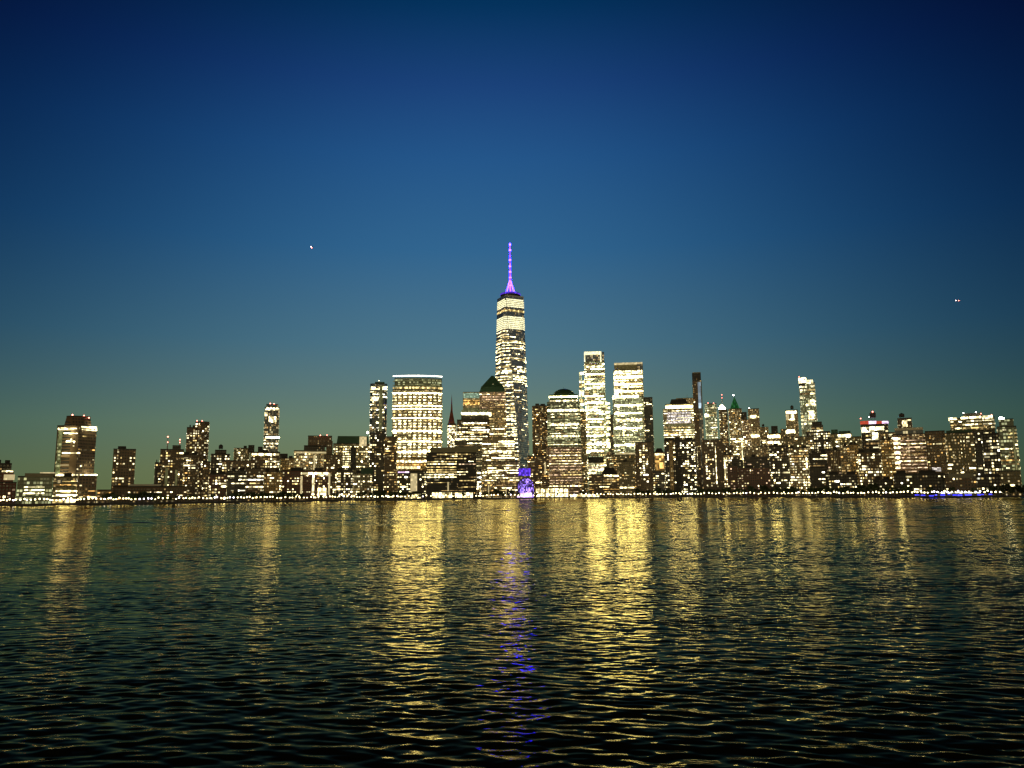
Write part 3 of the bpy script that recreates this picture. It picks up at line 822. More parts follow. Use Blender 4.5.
A('office_tower', 'round domed office tower striped by close horizontal window rows', 230,
  [T(547, 580, 402, w='green_glass', s=('rows', dict(fh=5.2)), d=40, fp=('cut', 5))],
  ('slab', 'upper_storey', 549.2, 577.6, 394.4, 401.8, 'roof_green', -2, 36),
  ('slab', 'lit_floor', 549, 577.8, 396.20, 397.00, 'lit_goldbar', -1.3, 36), ('slab', 'lit_floor', 549.6, 577.4, 400.2, 401.6, 'lit_cream', -1.2, 36), ('band', 547.8, 579.4, 409.6, 411, 'lit_bright'),
  ('band', 549, 579, 423.5, 424.6, 'lit_cream'), ('band', 549, 579, 435.4, 436.8, 'lit_cream'), ('dome', 552.8, 575, 387.4, 394.4, 'roof_green', 2), units=0)
A('office_block', 'wide lower base with pinkish window rows under the domed office tower', 170,
  [T(546.4, 581.4, 447, w='pink_stone', s=('prows', dict(fh=5.0, p=0.7)), d=38)], ('beacon', 555, 473, 'lit_violet', 1.6), units=0)
A('skyscraper', 'tall stepped glass skyscraper with pale framed open top and blazing floors', 470,
  [T(584.2, 604.4, 361.8, w='mint', s=('tower', dict(fh=5.6, hf=0.66)), d=44), T(584.6, 604, 352.6, 362, w='blue_glass', s=None, d=40, v0=2)],
  ('slab', 'wing', 579, 584.4, 372, 500, 'mint', -3, 36), ('slab', 'wing', 604.2, 610.6, 401, 500, 'mint', -3, 36),
  ('slab', 'top_frame', 584, 601.4, 351.8, 354.4, 'lit_crown', 0.6, 1.6), ('slab', 'top_frame', 584, 585.4, 354.4, 362, 'lit_crown', 0.6, 1.6), ('slab', 'top_frame', 600, 601.4, 354.4, 362, 'lit_crown', 0.6, 1.6),
  *[('slab', 'lit_floor', 579.2, 584, y, y + h_, m, -2.6, 2) for y, h_, m in ((372, 2.2, 'lit_bright'), (381, 1.4, 'lit_cream'), (384, 3, 'lit_mid'), (390, 6, 'lit_gold'), (399, 3, 'lit_mid'), (403.4, 2, 'lit_bright'), (409, 3, 'lit_cream'), (414, 2, 'lit_bright'), (418, 4, 'lit_gold'), (425, 5, 'lit_cream'), (433, 3, 'lit_mid'), (439, 8, 'lit_gold'), (451, 5, 'lit_dim'))],
  *[('slab', 'lit_floor', 604.8, 610.2, y, y + h_, m, -2.6, 2) for y, h_, m in ((402.6, 2, 'lit_bright'), (406.6, 2, 'lit_cream'), (411, 2, 'lit_gold'), (415, 3, 'lit_cream'), (420.4, 3, 'lit_cream'), (426, 4, 'lit_gold'), (433, 3, 'lit_cream'), (439, 9, 'lit_gold'), (452, 5, 'lit_dim'))],
  ('slab', 'plant_storey', 587.8, 604, 457, 463, 'black_glass', 0.6, 3), *[('band', 585, 603.6, y, y + 0.5, 'lit_goldbar') for y in (374, 383.6, 396, 402.5, 419, 427, 435.5, 444, 451)], ('band', 588, 604, 467, 468.2, 'lit_pink'), ('band', 588, 606, 469, 471, 'lit_cream'),  # goldbar bands added to strengthen this tower's reflection column on the water
  ('band', 585, 601, 387.6, 388.8, 'lit_bright'), ('band', 585, 601, 409.8, 411, 'lit_bright'), ('band', 586, 601, 412.8, 414, 'lit_gold'), units=0)
A('skyscraper', 'mint pale skyscraper with white ledge at mid height and dark plant top', 430,
  [T(612.6, 643.4, 397, w='mint', s='mint', d=44), T(613.6, 642.8, 370, 397.2, w='olive', s=('tower', dict(hf=0.62)), d=40, v0=1.2), T(614, 642.4, 364, 370.2, w='roof_olive', s=None, d=36, v0=2)],
  ('slab', 'ledge', 612.4, 639, 395.8, 397.6, 'lit_bright', 0.9, 4), ('slab', 'top_rail', 614, 642.4, 363, 364, 'lit_panel', 0.6, 30), ('slab', 'corner_glass', 637, 643, 363.4, 370, 'blue_glass', 0.5, 30), ('band', 614, 642, 371, 373.4, 'lit_cream'),
  *[('band', 614.4, 642, y, y + 0.45, 'lit_goldbar') for y in (377, 384, 391, 405, 413, 428, 445)], ('band', 616, 642, 419, 421, 'lit_cream'), ('band', 616, 640, 453, 455, 'lit_panel'), ('band', 613, 637, 437, 438, 'lit_green'), units=0)  # extra gold floors, put in so the water below reflects brighter
A('office_tower', 'dark narrow office slab half hidden behind the mint pale skyscraper', 520,
  [T(642, 652.4, 397.6, w='black_glass', s=('apt', dict(p=0.25, bw=6)), d=36)], units=0)
A('office_tower', 'thin dark slab between the stepped skyscraper and the mint pale skyscraper', 560,
  [T(607, 616, 415, w='dark', s='sparse', d=30)], units=0)
A('museum', 'low brown hall with dark domed roof and amber floors', 70,
  [T(589, 622, 474.6, w='brown', s=('bands', dict(p=0.45, pal='amber', hf=0.3)), d=40)], ('pyramid', 601, 617.6, 467.2, 474.8, 'roof_dark', 0.55, 30),
  ('slab', 'column', 601.6, 603, 474, 494, 'dark', 0.6, 2), ('band', 604, 618.6, 474.8, 476.2, 'lit_cream'), ('band', 604, 619, 479.4, 480.4, 'lit_amber'), units=0)
A('office_block', 'flat olive office block with few lights standing before the mint skyscraper', 66,
  [T(618.6, 634.6, 462, w='olive', s=('sparse', dict(p=0.14)), d=30)], ('band', 620, 634, 487, 488.2, 'lit_cream'), units=1)
A('apartment_tower', 'dark brown apartment tower with a ragged centre column of white rooms', 90,
  [T(634.8, 652.6, 442.5, w='brown', s=None, d=28)],
  lambda root, c, rnd: edge_windows([(p[0] * 0.52 + 0.5, p[1] - 0.25) for p in outline(c, T(634.8, 652.6, 442.5, d=28))][:2] + [(0, 30)], 22, c.loc(643, 443)[1], dict(STY['aptb'], p=0.5, bw=4.6), rnd))
A('apartment_block', 'small gold floodlit stone house with dark hipped roof between two dark towers', 210,
  [T(654, 664.6, 452.6, w='gold_stone', s='amber', d=26)], ('pyramid', 654.6, 664, 448, 452.8, 'roof_dark', 0.5, 22), ('band', 655, 664, 453.6, 455.4, 'lit_cream'), ('slab', 'painted_floodlight', 655, 664, 456, 470, 'lit_amber', 0.3, 1), units=0)  # amber glowing slab paints floodlight onto the stone wall
A('row_building', 'low dark house with white shop windows in front of the gold floodlit house', 75,
  [T(653, 665, 471.6, w='dark', s='dense', d=24)], units=0)
A('bank_tower', 'broad bank tower with dark hipped cap and blazing white upper storey', 420,
  [T(663, 694.4, 409, w='cream', s=('rows', dict(fh=5, pal='white', p=0.55)), d=40), T(665.4, 693, 404.2, 409.2, w='cream', s=None, d=36)],
  ('pyramid', 669.4, 688, 398.8, 404.4, 'roof_dark', 0.78, 32), ('band', 665.6, 692.6, 406.25, 407.55, 'lit_goldbar'),
  *[('band', 667, 691, y, y + 1.5, 'lit_lilac_pale') for y in (412.4, 415.4, 418.4, 421.4)], ('band', 664, 694, 424.6, 425.6, 'lit_olive'), ('band', 664, 694, 428.6, 429.6, 'lit_olive'), ('band', 664, 694, 432.8, 433.8, 'lit_mid'), units=0)
A('office_tower', 'plain beige slab peering from behind the broad bank tower', 520,
  [T(676, 696, 398.4, w='tan', s=None, d=30)], ('antenna', 687, 394.4, 398.4, 'steel', None), units=0)
A('residential_tower', 'pencil thin dark tower with one pale glass edge', 330,
  [T(692, 697.2, 374, w='brown', s=('sparse', dict(p=0.05)), d=24), T(697.4, 701.6, 380.5, w='blue_glass', s=None, d=22, v0=2)],
  ('slab', 'glass_edge', 697.6, 701.4, 382, 408, 'lit_mint_pale', -1.6, 4), ('slab', 'plant_cap', 692, 701, 373.2, 380.4, 'black_glass', 0.5, 24), ('slab', 'top_rail', 692.4, 700.6, 372.4, 373.4, 'roof_olive', 0.3, 20),
  ('beacon', 696.6, 422, 'beacon_white', 0.5), ('beacon', 696.8, 431, 'beacon_white', 0.6), units=0)
A('apartment_tower', 'cluster of dark apartment towers with white bays and one ochre column before the bank', 75,
  [T(664, 695, 440, w='dark', s=('aptb', dict(p=0.36)), d=30)],
  ('slab', 'ochre_column', 668.8, 674.4, 440.6, 493, 'gold_stone', 0.7, 3), ('slab', 'dark_column', 675, 682, 437, 493, 'black_glass', 0.9, 6), ('slab', 'stair_window', 697, 698, 446, 470, 'lit_bright', 0.7, 2))
A('apartment_tower', 'dark slab of flats with glowing stair column right of the pencil thin tower', 95,
  [T(701.4, 722.6, 440, w='brown', s=None, d=28)], ('slab', 'stair_window', 715.4, 716.8, 446, 484, 'lit_bright', 0.6, 2),
  lambda root, c, rnd: edge_windows([(p[0] * 0.42 - 2.5, p[1] - 0.25) for p in outline(c, T(701.4, 722.6, 440, d=28))][:2] + [(0, 30)], 14, c.loc(711, 441)[1], dict(STY['aptb'], p=0.48), rnd))
A('office_tower', 'pale green glass office tower with red specks along its roof', 410,
  [T(704.6, 716.4, 404, w='mint', s=('bandsw', dict(p=0.5, fh=5)), d=30)], ('beacon', 708, 403, 'beacon_red', 0.9), ('beacon', 713.6, 403, 'beacon_red', 0.9), ('band', 704.8, 709, 414, 417, 'lit_bright'), units=0)
A('office_tower', 'brown stone tower under a glowing white pyramid with a red tipped mast', 520,
  [T(718.8, 727.4, 410, w='brown', s=('dense', dict(p=0.5)), d=28)], ('pyramid', 718.4, 725.6, 403.75, 408.05, 'lit_goldbar', 0.08, 22), ('antenna', 721.8, 394.6, 402, 'steel', 'beacon_red'), units=0)
A('office_tower', 'old brown tower with steep green pyramid roof and white star light', 470,
  [T(728.4, 741.6, 409, w='tan', s=('dense', dict(p=0.35)), d=34)], ('pyramid', 729.8, 740, 396.4, 409.2, 'copper_painted_glow', 0.06, 26), ('beacon', 733.4, 395, 'beacon_white', 1.2), units=0)
A('office_block', 'bright cream office block below the green pyramid roof', 350,
  [T(730.6, 743.6, 435.4, w='cream', s=('tower', dict(p=0.62)), d=30)], ('slab', 'light_panel', 741.2, 743.2, 438, 462, 'lit_cream', 0.5, 2), units=0)
A('office_block', 'pale grey office slab under a plain black roof box', 400,
  [T(741.8, 750.4, 420, w='pink_stone', s=('dense', dict(p=0.5, pal='white')), d=28)], ('slab', 'roof_box', 740.8, 747, 412, 420.2, 'black_glass', -1, 18), units=0)
A('office_tower', 'beige stone tower with a bright mid ledge above tall arches', 440,
  [T(747, 760, 436, w='tan', s=None, d=34), T(747.8, 759, 409, 436.2, w='tan', s=('sparse', dict(p=0.16)), d=30)],
  ('slab', 'lit_ledge', 748, 759.4, 435.45, 436.75, 'lit_goldbar', 0.7, 4), ('band', 749.6, 756, 415.6, 418, 'lit_bright'),
  *[('slab', 'arch_pier', 748 + 2.4 * k, 749 + 2.4 * k, 445, 466, 'lit_olive', 0.5, 2) for k in range(5)], ('beacon', 749, 408, 'beacon_white', 0.6), units=0)
A('office_tower', 'thin tan tower with a small dark roof tank', 480,
  [T(759.8, 768.4, 427.4, w='tan', s=('apt', dict(p=0.3)), d=26)], ('tank', 763, 423.4, 427.2, 1.1), units=0)
A('office_block', 'broad cream block with a very bright top storey and black roof box', 430,
  [T(767.6, 781, 433.6, w='tan', s='dense', d=30)], ('band', 768, 780, 435.40, 437.40, 'lit_goldbar'), ('band', 768, 780, 441.6, 443.2, 'lit_bright'), ('slab', 'roof_box', 771, 778, 426, 433.8, 'black_glass', -1, 18), units=0)
A('office_block', 'narrow olive block wedged between the black roof box and the watertank house', 400,
  [T(780.6, 787.6, 429.4, w='olive', s='sparse', d=26)], units=0)
A('office_tower', 'stone tower with bright top storey and a black water tank', 390,
  [T(785.4, 797.6, 410.4, w='tan', s='sparse', d=30)], ('band', 785.8, 796.2, 411.2, 413.4, 'lit_bright'), ('slab', 'lit_floor', 785.8, 789, 414.4, 420, 'lit_panel', 0.4, 2), ('band', 790.4, 794.6, 414.6, 420, 'lit_cream'),
  ('band', 786, 795, 430, 433, 'lit_bright'), ('tank', 791.8, 404.6, 410.2, 1.4), units=0)
A('residential_tower', 'slender tower of stacked bright balconies with a slanting glowing roof', 340,
  [T(799, 814.8, 383.4, w='mint', s=('bandsw', dict(p=0.42, fh=6.5, hf=0.55)), d=28)],
  ('slab', 'lit_crown', 798.4, 806.5, 377.8, 382, 'lit_cream', 0.5, 22), ('slab', 'lit_crown', 806.2, 813, 380.2, 383.4, 'lit_cream', 0.3, 22),
  ('slab', 'dark_slab', 799.4, 805, 384, 386, 'black_glass', 0.6, 3), ('band', 808.4, 814.6, 400, 404, 'lit_gold'), ('band', 808.4, 814.6, 411, 419, 'lit_gold'), ('beacon', 799, 376.6, 'beacon_red', 0.7), units=0)  # black slab under the crown stands proud of the wall
A('apartment_block', 'stepped dark block crammed with white windows under a black plant box', 250,
  [T(806, 830, 432, w='dark', s=('aptb', dict(p=0.6)), d=30), T(811, 823, 425.6, 432.2, w='dark', s=('aptb', dict(p=0.7)), d=24)], ('slab', 'roof_box', 812, 822, 421.8, 425.8, 'black_glass', -1, 18), units=0)
A('office_block', 'dark green roofed office block with white top rooms beside the stepped dark block', 300,
  [T(830, 851.6, 434, w='olive', s=('aptb', dict(p=0.4)), d=30)], ('slab', 'roof_box', 831, 838, 429.6, 434.2, 'roof_green', -1, 16), ('slab', 'roof_box', 838.6, 850.6, 431, 434.2, 'roof_green', -2, 20), ('band', 838, 851, 434.6, 437, 'lit_bright'), units=0)
A('office_tower', 'dark square tower with red and violet lit cornice and round roof turret', 260,
  [T(860.8, 888, 424.6, w='dark', s=('bandsw', dict(p=0.35, fh=6)), d=32)],
  ('slab', 'red_cornice', 860, 869, 421.2, 423, 'lit_red', 0.6, 30), ('slab', 'violet_cornice', 868.6, 876.4, 421.2, 423, 'lit_lilac', 0.8, 26), ('slab', 'red_cornice', 876, 882, 421.2, 423, 'lit_red', 0.5, 26), ('slab', 'violet_cornice', 882, 888.4, 421.2, 423, 'lit_lilac', 0.4, 28),
  ('tank', 872.4, 410.8, 419.8, 2.6), ('beacon', 860.6, 418.4, 'beacon_red', 0.8), ('beacon', 872.6, 411.6, 'beacon_red', 1.0), ('beacon', 869, 417, 'beacon_white', 0.6),
  ('band', 861.6, 867, 428, 431.4, 'lit_bright'), ('band', 869, 884, 426.8, 430, 'lit_bright'), ('band', 872, 886, 433, 438, 'lit_bright'), units=0)
# ---- front rows from the pencil tower towards the far end
A('apartment_block', 'slim gold and white house squeezed between the stair column slab and the brick row', 110,
  [T(722.8, 732.6, 455, w='gold_stone', s=('aptb', dict(p=0.6)), d=24)], ('slab', 'light_panel', 724, 726, 458, 480, 'lit_cream', 0.5, 2))
A('apartment_block', 'brick house with pinkish lit bays near the gold and white house', 60, [T(727, 737.4, 466, w='red_brick', s='brick', d=22)])
A('apartment_block', 'nearly unlit stepped block rising behind the pinkish brick house', 100, [T(731.4, 743, 460, w='dark', s='sparse', d=24), T(733, 740, 457, 460.2, w='dark', s=None, d=16)])
A('apartment_block', 'long dark brick block with scattered pink and white rooms', 55, [T(738, 770, 468, w='red_brick', s=('brick', dict(p=0.24)), d=24)])
A('apartment_block', 'set back dark block with white dots above the long brick block', 120, [T(743.6, 769.6, 457.4, w='dark', s=('brick', dict(p=0.3)), d=26)])
A('apartment_tower', 'black apartment tower with violet white central windows beside the ochre slab', 85,
  [T(769, 788.6, 446.4, w='dark', s=('aptb', dict(p=0.36)), d=26)])
A('apartment_tower', 'ochre slab of flats with closely packed warm windows', 88,
  [T(788.8, 808, 448.4, w='tan', s=('dense', dict(p=0.72, run=0.3)), d=28)], ('slab', 'stair_window', 806, 807.4, 458, 468, 'lit_bright', 0.5, 2))
A('apartment_block', 'dark block with few wide rooms right of the ochre slab', 92,
  [T(808.4, 828, 453, w='dark', s=('bandsw', dict(p=0.2)), d=26)])
A('apartment_block', 'brown block with fine vertical ribs and rosy rooms', 70,
  [T(826.6, 840.4, 450.6, w='brown', s='brick', d=24, v0=1)], *[('slab', 'rib', 831 + 1.7 * k, 831.6 + 1.7 * k, 451, 470, 'tan', 0.5, 1.2) for k in range(5)])
A('apartment_block', 'cream house with amber lower rooms between the ribbed block and the golden brown block', 110,
  [T(839.6, 849.4, 446.4, w='tan', s=('dense', dict(p=0.5, pal='amber')), d=24)])
A('apartment_block', 'golden brown block with one dark flank in the middle of the right hand row', 120,
  [T(848.6, 858, 445, w='gold_stone', s=('amber', dict(p=0.3)), d=24)])
A('apartment_block', 'broad brown block with rows of bright white rooms below the red corniced tower', 75,
  [T(857.6, 880.8, 452.4, w='brown', s=('aptb', dict(p=0.5)), d=26)])
A('apartment_block', 'amber stone block glowing between the white roomed block and the pale gridded office', 90,
  [T(880.4, 893.4, 440, w='gold_stone', s=('amber', dict(p=0.5)), d=26)])
A('apartment_block', 'low front block of mixed bright rooms under the golden brown block', 50, [T(828, 857, 475, w='dark', s=('aptb', dict(p=0.3)), d=18)])
A('apartment_block', 'low row with white ground floor frames under the amber stone block', 48, [T(872.8, 893, 480.6, w='dark', s=('dense', dict(p=0.4)), d=20)])
A('office_building', 'pale gridded office block with dark green glass top storey', 130,
  [T(891.4, 927.6, 434.6, w='pink_stone', s=('prows', dict(fh=4.4, p=0.75, pal='pink')), d=34), T(894.6, 923, 429, 434.8, w='blue_glass', s=None, d=30, v0=1.5)],
  ('slab', 'roof_rail', 894.4, 923, 428.2, 429.6, 'pale_stone', -1, 26), *[('slab', 'lit_floor', 890.6, 900.4, y, y + 1.7, 'lit_bright', 0.45, 2) for y in (438, 442.4, 447, 452, 457, 462, 466.8)], units=0)
A('office_tower', 'dark old tower with pale round roof tank behind the pale gridded office', 330,
  [T(897.4, 911.6, 418.6, w='brown', s=('aptb', dict(p=0.25)), d=28)], ('tank', 901.4, 412.4, 418.4, 2.2), ('band', 902, 907.6, 420.6, 426.4, 'lit_cream'), units=0)
A('apartment_block', 'tall brown block dotted with small amber windows next to the pale gridded office', 120,
  [T(924.8, 944.6, 431.6, w='brown', s=('amber', dict(p=0.26, run=0.1)), d=28)], ('slab', 'corner_column', 924.8, 929, 432.4, 474, 'brown', 0.7, 6), ('band', 932, 941, 467.6, 471.4, 'lit_lilac_pale'), units=0)
A('apartment_block', 'ribbed brown block with paired columns of white rooms below the disc topped tower', 115,
  [T(944.8, 973.4, 433.4, w='olive', s=('bandsw', dict(p=0.42, most=2)), d=28)], *[('slab', 'rib', 953.4 + 3.2 * k, 954.2 + 3.2 * k, 434, 472, 'olive', 0.6, 1.2) for k in range(5)],
  ('slab', 'roof_garden', 946, 972, 430.6, 433.6, 'roof_green', -2, 20), units=0)
A('apartment_tower', 'wide apartment tower with overhanging lit top and dark disc roof', 190,
  [T(950, 995, 430, w='dark', s=('aptb', dict(p=0.26)), d=34), T(949.6, 994.4, 418.4, 430.2, w='olive', s=('bandsw', dict(p=0.6, fh=4.4)), d=32, v0=-2)],
  ('slab', 'lit_crown', 948.4, 957, 418, 419.8, 'lit_cream', 2.6, 20), ('slab', 'lit_crown', 961, 968, 417.4, 419, 'lit_bright', 2.4, 24), ('slab', 'lit_crown', 969, 981, 416.8, 418.4, 'lit_cream', 2.5, 24), ('slab', 'lit_crown', 982, 992.6, 415.8, 418.6, 'lit_cream', 2.4, 24),
  ('slab', 'disc_roof', 963, 982, 413.4, 416.4, 'roof_dark', -4, 20), ('beacon', 963.4, 412.8, 'beacon_white', 0.5), ('beacon', 976, 411.8, 'beacon_white', 0.7), ('beacon', 981, 413.4, 'beacon_red', 0.6), ('beacon', 991.6, 414.6, 'beacon_red', 0.6), units=0)
A('apartment_tower', 'dark slab with jumbled white rooms in front of the disc topped tower', 120,
  [T(981.4, 998.6, 434, w='dark', s=('aptb', dict(p=0.44)), d=28)], units=0)
A('apartment_tower', 'olive glass apartment tower at the far end with one floodlight on its roof', 150,
  [T(996.8, 1016.2, 427, w='green_glass', s=('bandsw', dict(p=0.36, pal='warm')), d=28), T(998.6, 1013.4, 419.6, 427.2, w='green_glass', s=None, d=22)],
  ('beacon', 1001, 418.4, 'flood', 2.2), ('beacon', 1003, 418.6, 'flood', 1.6), ('slab', 'corner_strip', 1013.6, 1016, 428, 470, 'lit_olive', 0.5, 2), units=0)
A('apartment_block', 'low dark front block with speckled white rooms below the pale gridded office', 60, [T(893.4, 944, 474, w='dark', s=('aptb', dict(p=0.25)), d=26)])
A('row_building', 'low front block with olive parapet band below the ribbed brown block', 60,
  [T(944.6, 976, 474.6, w='brown', s=('apt', dict(p=0.22)), d=26)], ('slab', 'parapet_band', 948, 973.6, 473.8, 477.6, 'roof_olive', 0.6, 20), units=0)
A('row_building', 'low dark block with bright scattered rooms near the far end of the right hand shore', 60, [T(976.4, 1000, 476, w='dark', s=('aptb', dict(p=0.34)), d=26)], units=0)
A('office_block', 'plain olive box at the foot of the floodlit olive tower', 70, [T(999.4, 1020, 471.4, w='olive', s='sparse', d=26)], ('band', 1004, 1016, 484.6, 486, 'lit_cream'), units=0)
A('office_block', 'dark infill block between the blank penthouse block and the yellow green block', 150, [T(324, 340, 455, w='brown', s='apt', d=26)], units=0)
A('apartment_block', 'dim infill block between curved apartment tower and the tank topped tower', 240, [T(204, 216, 462, w='brown', s='apt', d=26)], units=0)
A('office_block', 'dim infill slab right behind the domed office tower', 330, [T(573, 586, 412, w='olive', s='amber', d=26)], units=0)
# ---- half hidden blocks that close the gaps of the back rows
A('office_block', 'dim brown slab seen between the slender stacked tower and the blank penthouse', 330, [T(286, 306, 462, w='brown', s='amber', d=30)], units=0)
A('apartment_block', 'tan block with dense rooms between red corniced tower and green roofed office', 330, [T(848, 864, 437, w='olive', s='dense', d=30)], units=0)
A('office_block', 'dim tan block rising between the beige tower and the thin tan tower', 300, [T(744, 772, 447, w='tan', s='apt', d=34)], units=0)
A('office_block', 'olive block filling the gap behind the ochre slab', 220, [T(783, 812, 437, w='olive', s='dense', d=30)], units=0)
A('office_block', 'dark block with few lights between the slab of flats and cream office block', 250, [T(716, 733, 446, w='brown', s='apt', d=30)], units=0)
A('office_block', 'dim block behind the museum hall and the olive office block', 280, [T(606, 640, 455, w='olive', s='amber', d=34)], units=0)
A('apartment_block', 'tan block with amber rooms behind the amber stone block', 210, [T(878, 898, 433, w='tan', s='dense', d=30)], units=0)
A('apartment_block', 'brown block with mixed rooms rising behind the dark flat roofed waterfront house', 115, [T(222, 252, 461, w='brown', s='aptb', d=28)], units=0)
build_all()

# ------------------------------------------------------------------ waterfront landmarks
def shore_pt(x, off=0.0, z=LAND_Z):
    p = at_y(x, 498, shore(x) + off)
    p.z = z
    return p

def landmark(name, label, cat, xc, off, group=None):
    c = Ctx(xc, off)
    return tag(empty(name, c.P, -c.th), label, cat, group), c

# glass winter garden with stepped barrel vaults, lit violet
root, c = landmark('glass_atrium', 'barrel vaulted glass atrium lit violet and lilac at the promenade', 'atrium', 526, 62)
ul, zt = c.loc(518.2, 468.2); ur, zb = c.loc(530.6, 475.6)
MB().box((ul + ur) / 2, 16, (zt + zb) / 2, ur - ul, 14, zt - zb, 'lit_violet').build('upper_glass', root)
MB().box((ul + ur) / 2, 16, zb / 2, ur - ul - 1, 13.5, zb, 'blue_glass').build('wall', root)
cx = c.loc(525.8, 490)[0]; ra = 8.6 * c.mpp
for nm, r0, r1, v0, v1, mat in (('glass_vault', 0, ra - 1.4, 0.6, 8.5, 'lit_violet_glass'), ('arch_rib', ra - 1.4, ra, 0.0, 9.0, 'dark_steel')):
    mb = MB(); n = 20; zc = c.loc(525.8, 486.2)[1]
    prof = [(-1, -zc)] + [(math.cos(math.pi - math.pi * i / n), math.sin(math.pi * i / n)) for i in range(n + 1)] + [(1, -zc)]
    out = [(cx + p[0] * r1, zc + (p[1] * r1 if p[1] >= 0 else -zc)) for p in prof]
    inn = [(cx + p[0] * r0, zc + (p[1] * r0 if p[1] >= 0 else -zc)) for p in prof] if r0 else None
    k = mb.mi(mat)
    if inn is None:
        b = 0
        mb.v = [(u, v0, z) for u, z in out] + [(u, v1, z) for u, z in out]
        N = len(out)
        mb.f.append(tuple(range(N - 1, -1, -1))); mb.f.append(tuple(range(N, 2 * N)))
        for i in range(N - 1): mb.f.append((i, i + 1, N + i + 1, N + i))
        mb.m = [k] * len(mb.f)
    else:
        N = len(out)
        mb.v = [(u, v0, z) for u, z in out] + [(u, v0, z) for u, z in inn] + [(u, v1, z) for u, z in out] + [(u, v1, z) for u, z in inn]
        for i in range(N - 1):
            mb.f += [(i, N + i, N + i + 1, i + 1), (i, i + 1, 2 * N + i + 1, 2 * N + i), (N + i + 1, N + i, 3 * N + i, 3 * N + i + 1)]
        mb.m = [k] * len(mb.f)
    mb.build(nm, root)
for q in (0.38, 0.68):
    mb = MB()
    for i in range(12):
        a0, a1 = math.pi * i / 12, math.pi * (i + 1) / 12
        mb.tube((cx + ra * q * math.cos(a0), 0.3, zc + ra * q * math.sin(a0)), (cx + ra * q * math.cos(a1), 0.3, zc + ra * q * math.sin(a1)), 0.35, 0.35, 'dark_steel', 5)
    mb.build('glazing_rib', root)
for i in range(5):
    a = math.pi * (i + 0.5) / 5
    MB().tube((cx, 0.3, zc), (cx + ra * 0.9 * math.cos(a), 0.3, zc + ra * 0.9 * math.sin(a)), 0.3, 0.3, 'dark_steel', 5).build('glazing_rib', root)
ztop, zbot = c.loc(518.2, 468.2)[1], c.loc(530.6, 475.6)[1]
u0 = c.loc(517, 495)[0]; u1 = c.loc(532, 495)[0]
MB().box((u0 + u1) / 2, -0.6, 4.4, u1 - u0, 1.2, 7.2, 'lit_lilac').build('entrance', root)

# gold lit colonnade
for i in range(5):
    uu = ul + (ur - ul) * i / 4
    MB().box(uu, 8.8, (ztop + zbot) / 2, 0.35, 0.5, ztop - zbot, 'dark_steel').build('mullion', root)
root, c = landmark('colonnade', 'low gold lit colonnade beside the violet atrium', 'colonnade', 552, 58)
u0, zt = c.loc(535.6, 487.6); u1, _ = c.loc(568.4, 487.6)
MB().box((u0 + u1) / 2, 8, zt / 2 - 0.2, u1 - u0, 14, zt + 0.4, 'gold_stone').build('wall', root)
MB().box((u0 + u1) / 2, 7.5, zt + 0.8, u1 - u0 + 1.6, 16, 1.2, 'tan').build('cornice', root)
for i in range(7):
    uu = u0 + (u1 - u0) * (i + 0.5) / 7
    MB().box(uu, 0.9, zt * 0.70, (u1 - u0) / 7 * 0.72, 0.5, zt * 0.38, 'lit_gold').build('lit_opening', root)
    MB().box(uu, 0.9, zt * 0.24, (u1 - u0) / 7 * 0.80, 0.5, zt * 0.36, 'lit_gold').build('lit_opening', root)
for i in range(8):
    uu = u0 + (u1 - u0) * i / 7
    MB().box(uu, 0.7, zt / 2, 1.3, 1.6, zt, 'tan').build('column', root)

# white light pylons
for x, yt, lab in ((488.6, 484.5, 'slim white lit pylon standing nearer the black exchange block'), (506.2, 487.6, 'slim white lit pylon standing nearer the violet atrium')):
    root, c = landmark('light_pylon', lab, 'pylon', x, 24, 'white pylons on the promenade')
    zt = c.loc(x, yt)[1]
    MB().lathe([(0.9, 0), (0.75, zt * 0.5), (0.6, zt - 0.8), (0.2, zt)], 0, 0, 'lit_panel', 10).build('shaft', root)
    MB().box(0, 0, 0.5, 3, 3, 1.0, 'concrete').build('base', root)

# bright promenade kiosks
for x0, x1, y0, lab in ((405, 421, 493.4, 'small cream lit kiosk on the promenade under the pale light panel'), (432, 452, 491.6, 'cream lit terrace restaurant in front of the black exchange block'),
                        (455, 473, 491.8, 'second cream lit terrace restaurant beside the exchange block wing'), (52, 76, 498.6, 'bright lit boathouse at the water beneath the two faced tower'),
                        (570, 600, 494.2, 'long low white lit canopy between colonnade and museum hall')):
    root, c = landmark('kiosk', lab, 'kiosk', (x0 + x1) / 2, 20)
    u0, zt = c.loc(x0, y0); u1, _ = c.loc(x1, y0)
    zt = max(zt, 3.2)
    MB().box((u0 + u1) / 2, 5, zt / 2 - 0.2, u1 - u0, 9, zt, 'concrete').build('wall', root)
    MB().box((u0 + u1) / 2, 4.5, zt + 0.05, u1 - u0 + 2, 12, 0.5, 'roof_dark').build('roof', root)
    n = max(3, int((u1 - u0) / 5))
    for i in range(n):
        MB().box(u0 + (u1 - u0) * (i + 0.5) / n, 0.45, zt * 0.48, (u1 - u0) / n * 0.82, 0.4, zt * 0.72, random.choice(['lit_cream', 'lit_mid', 'lit_gold'])).build('window', root)

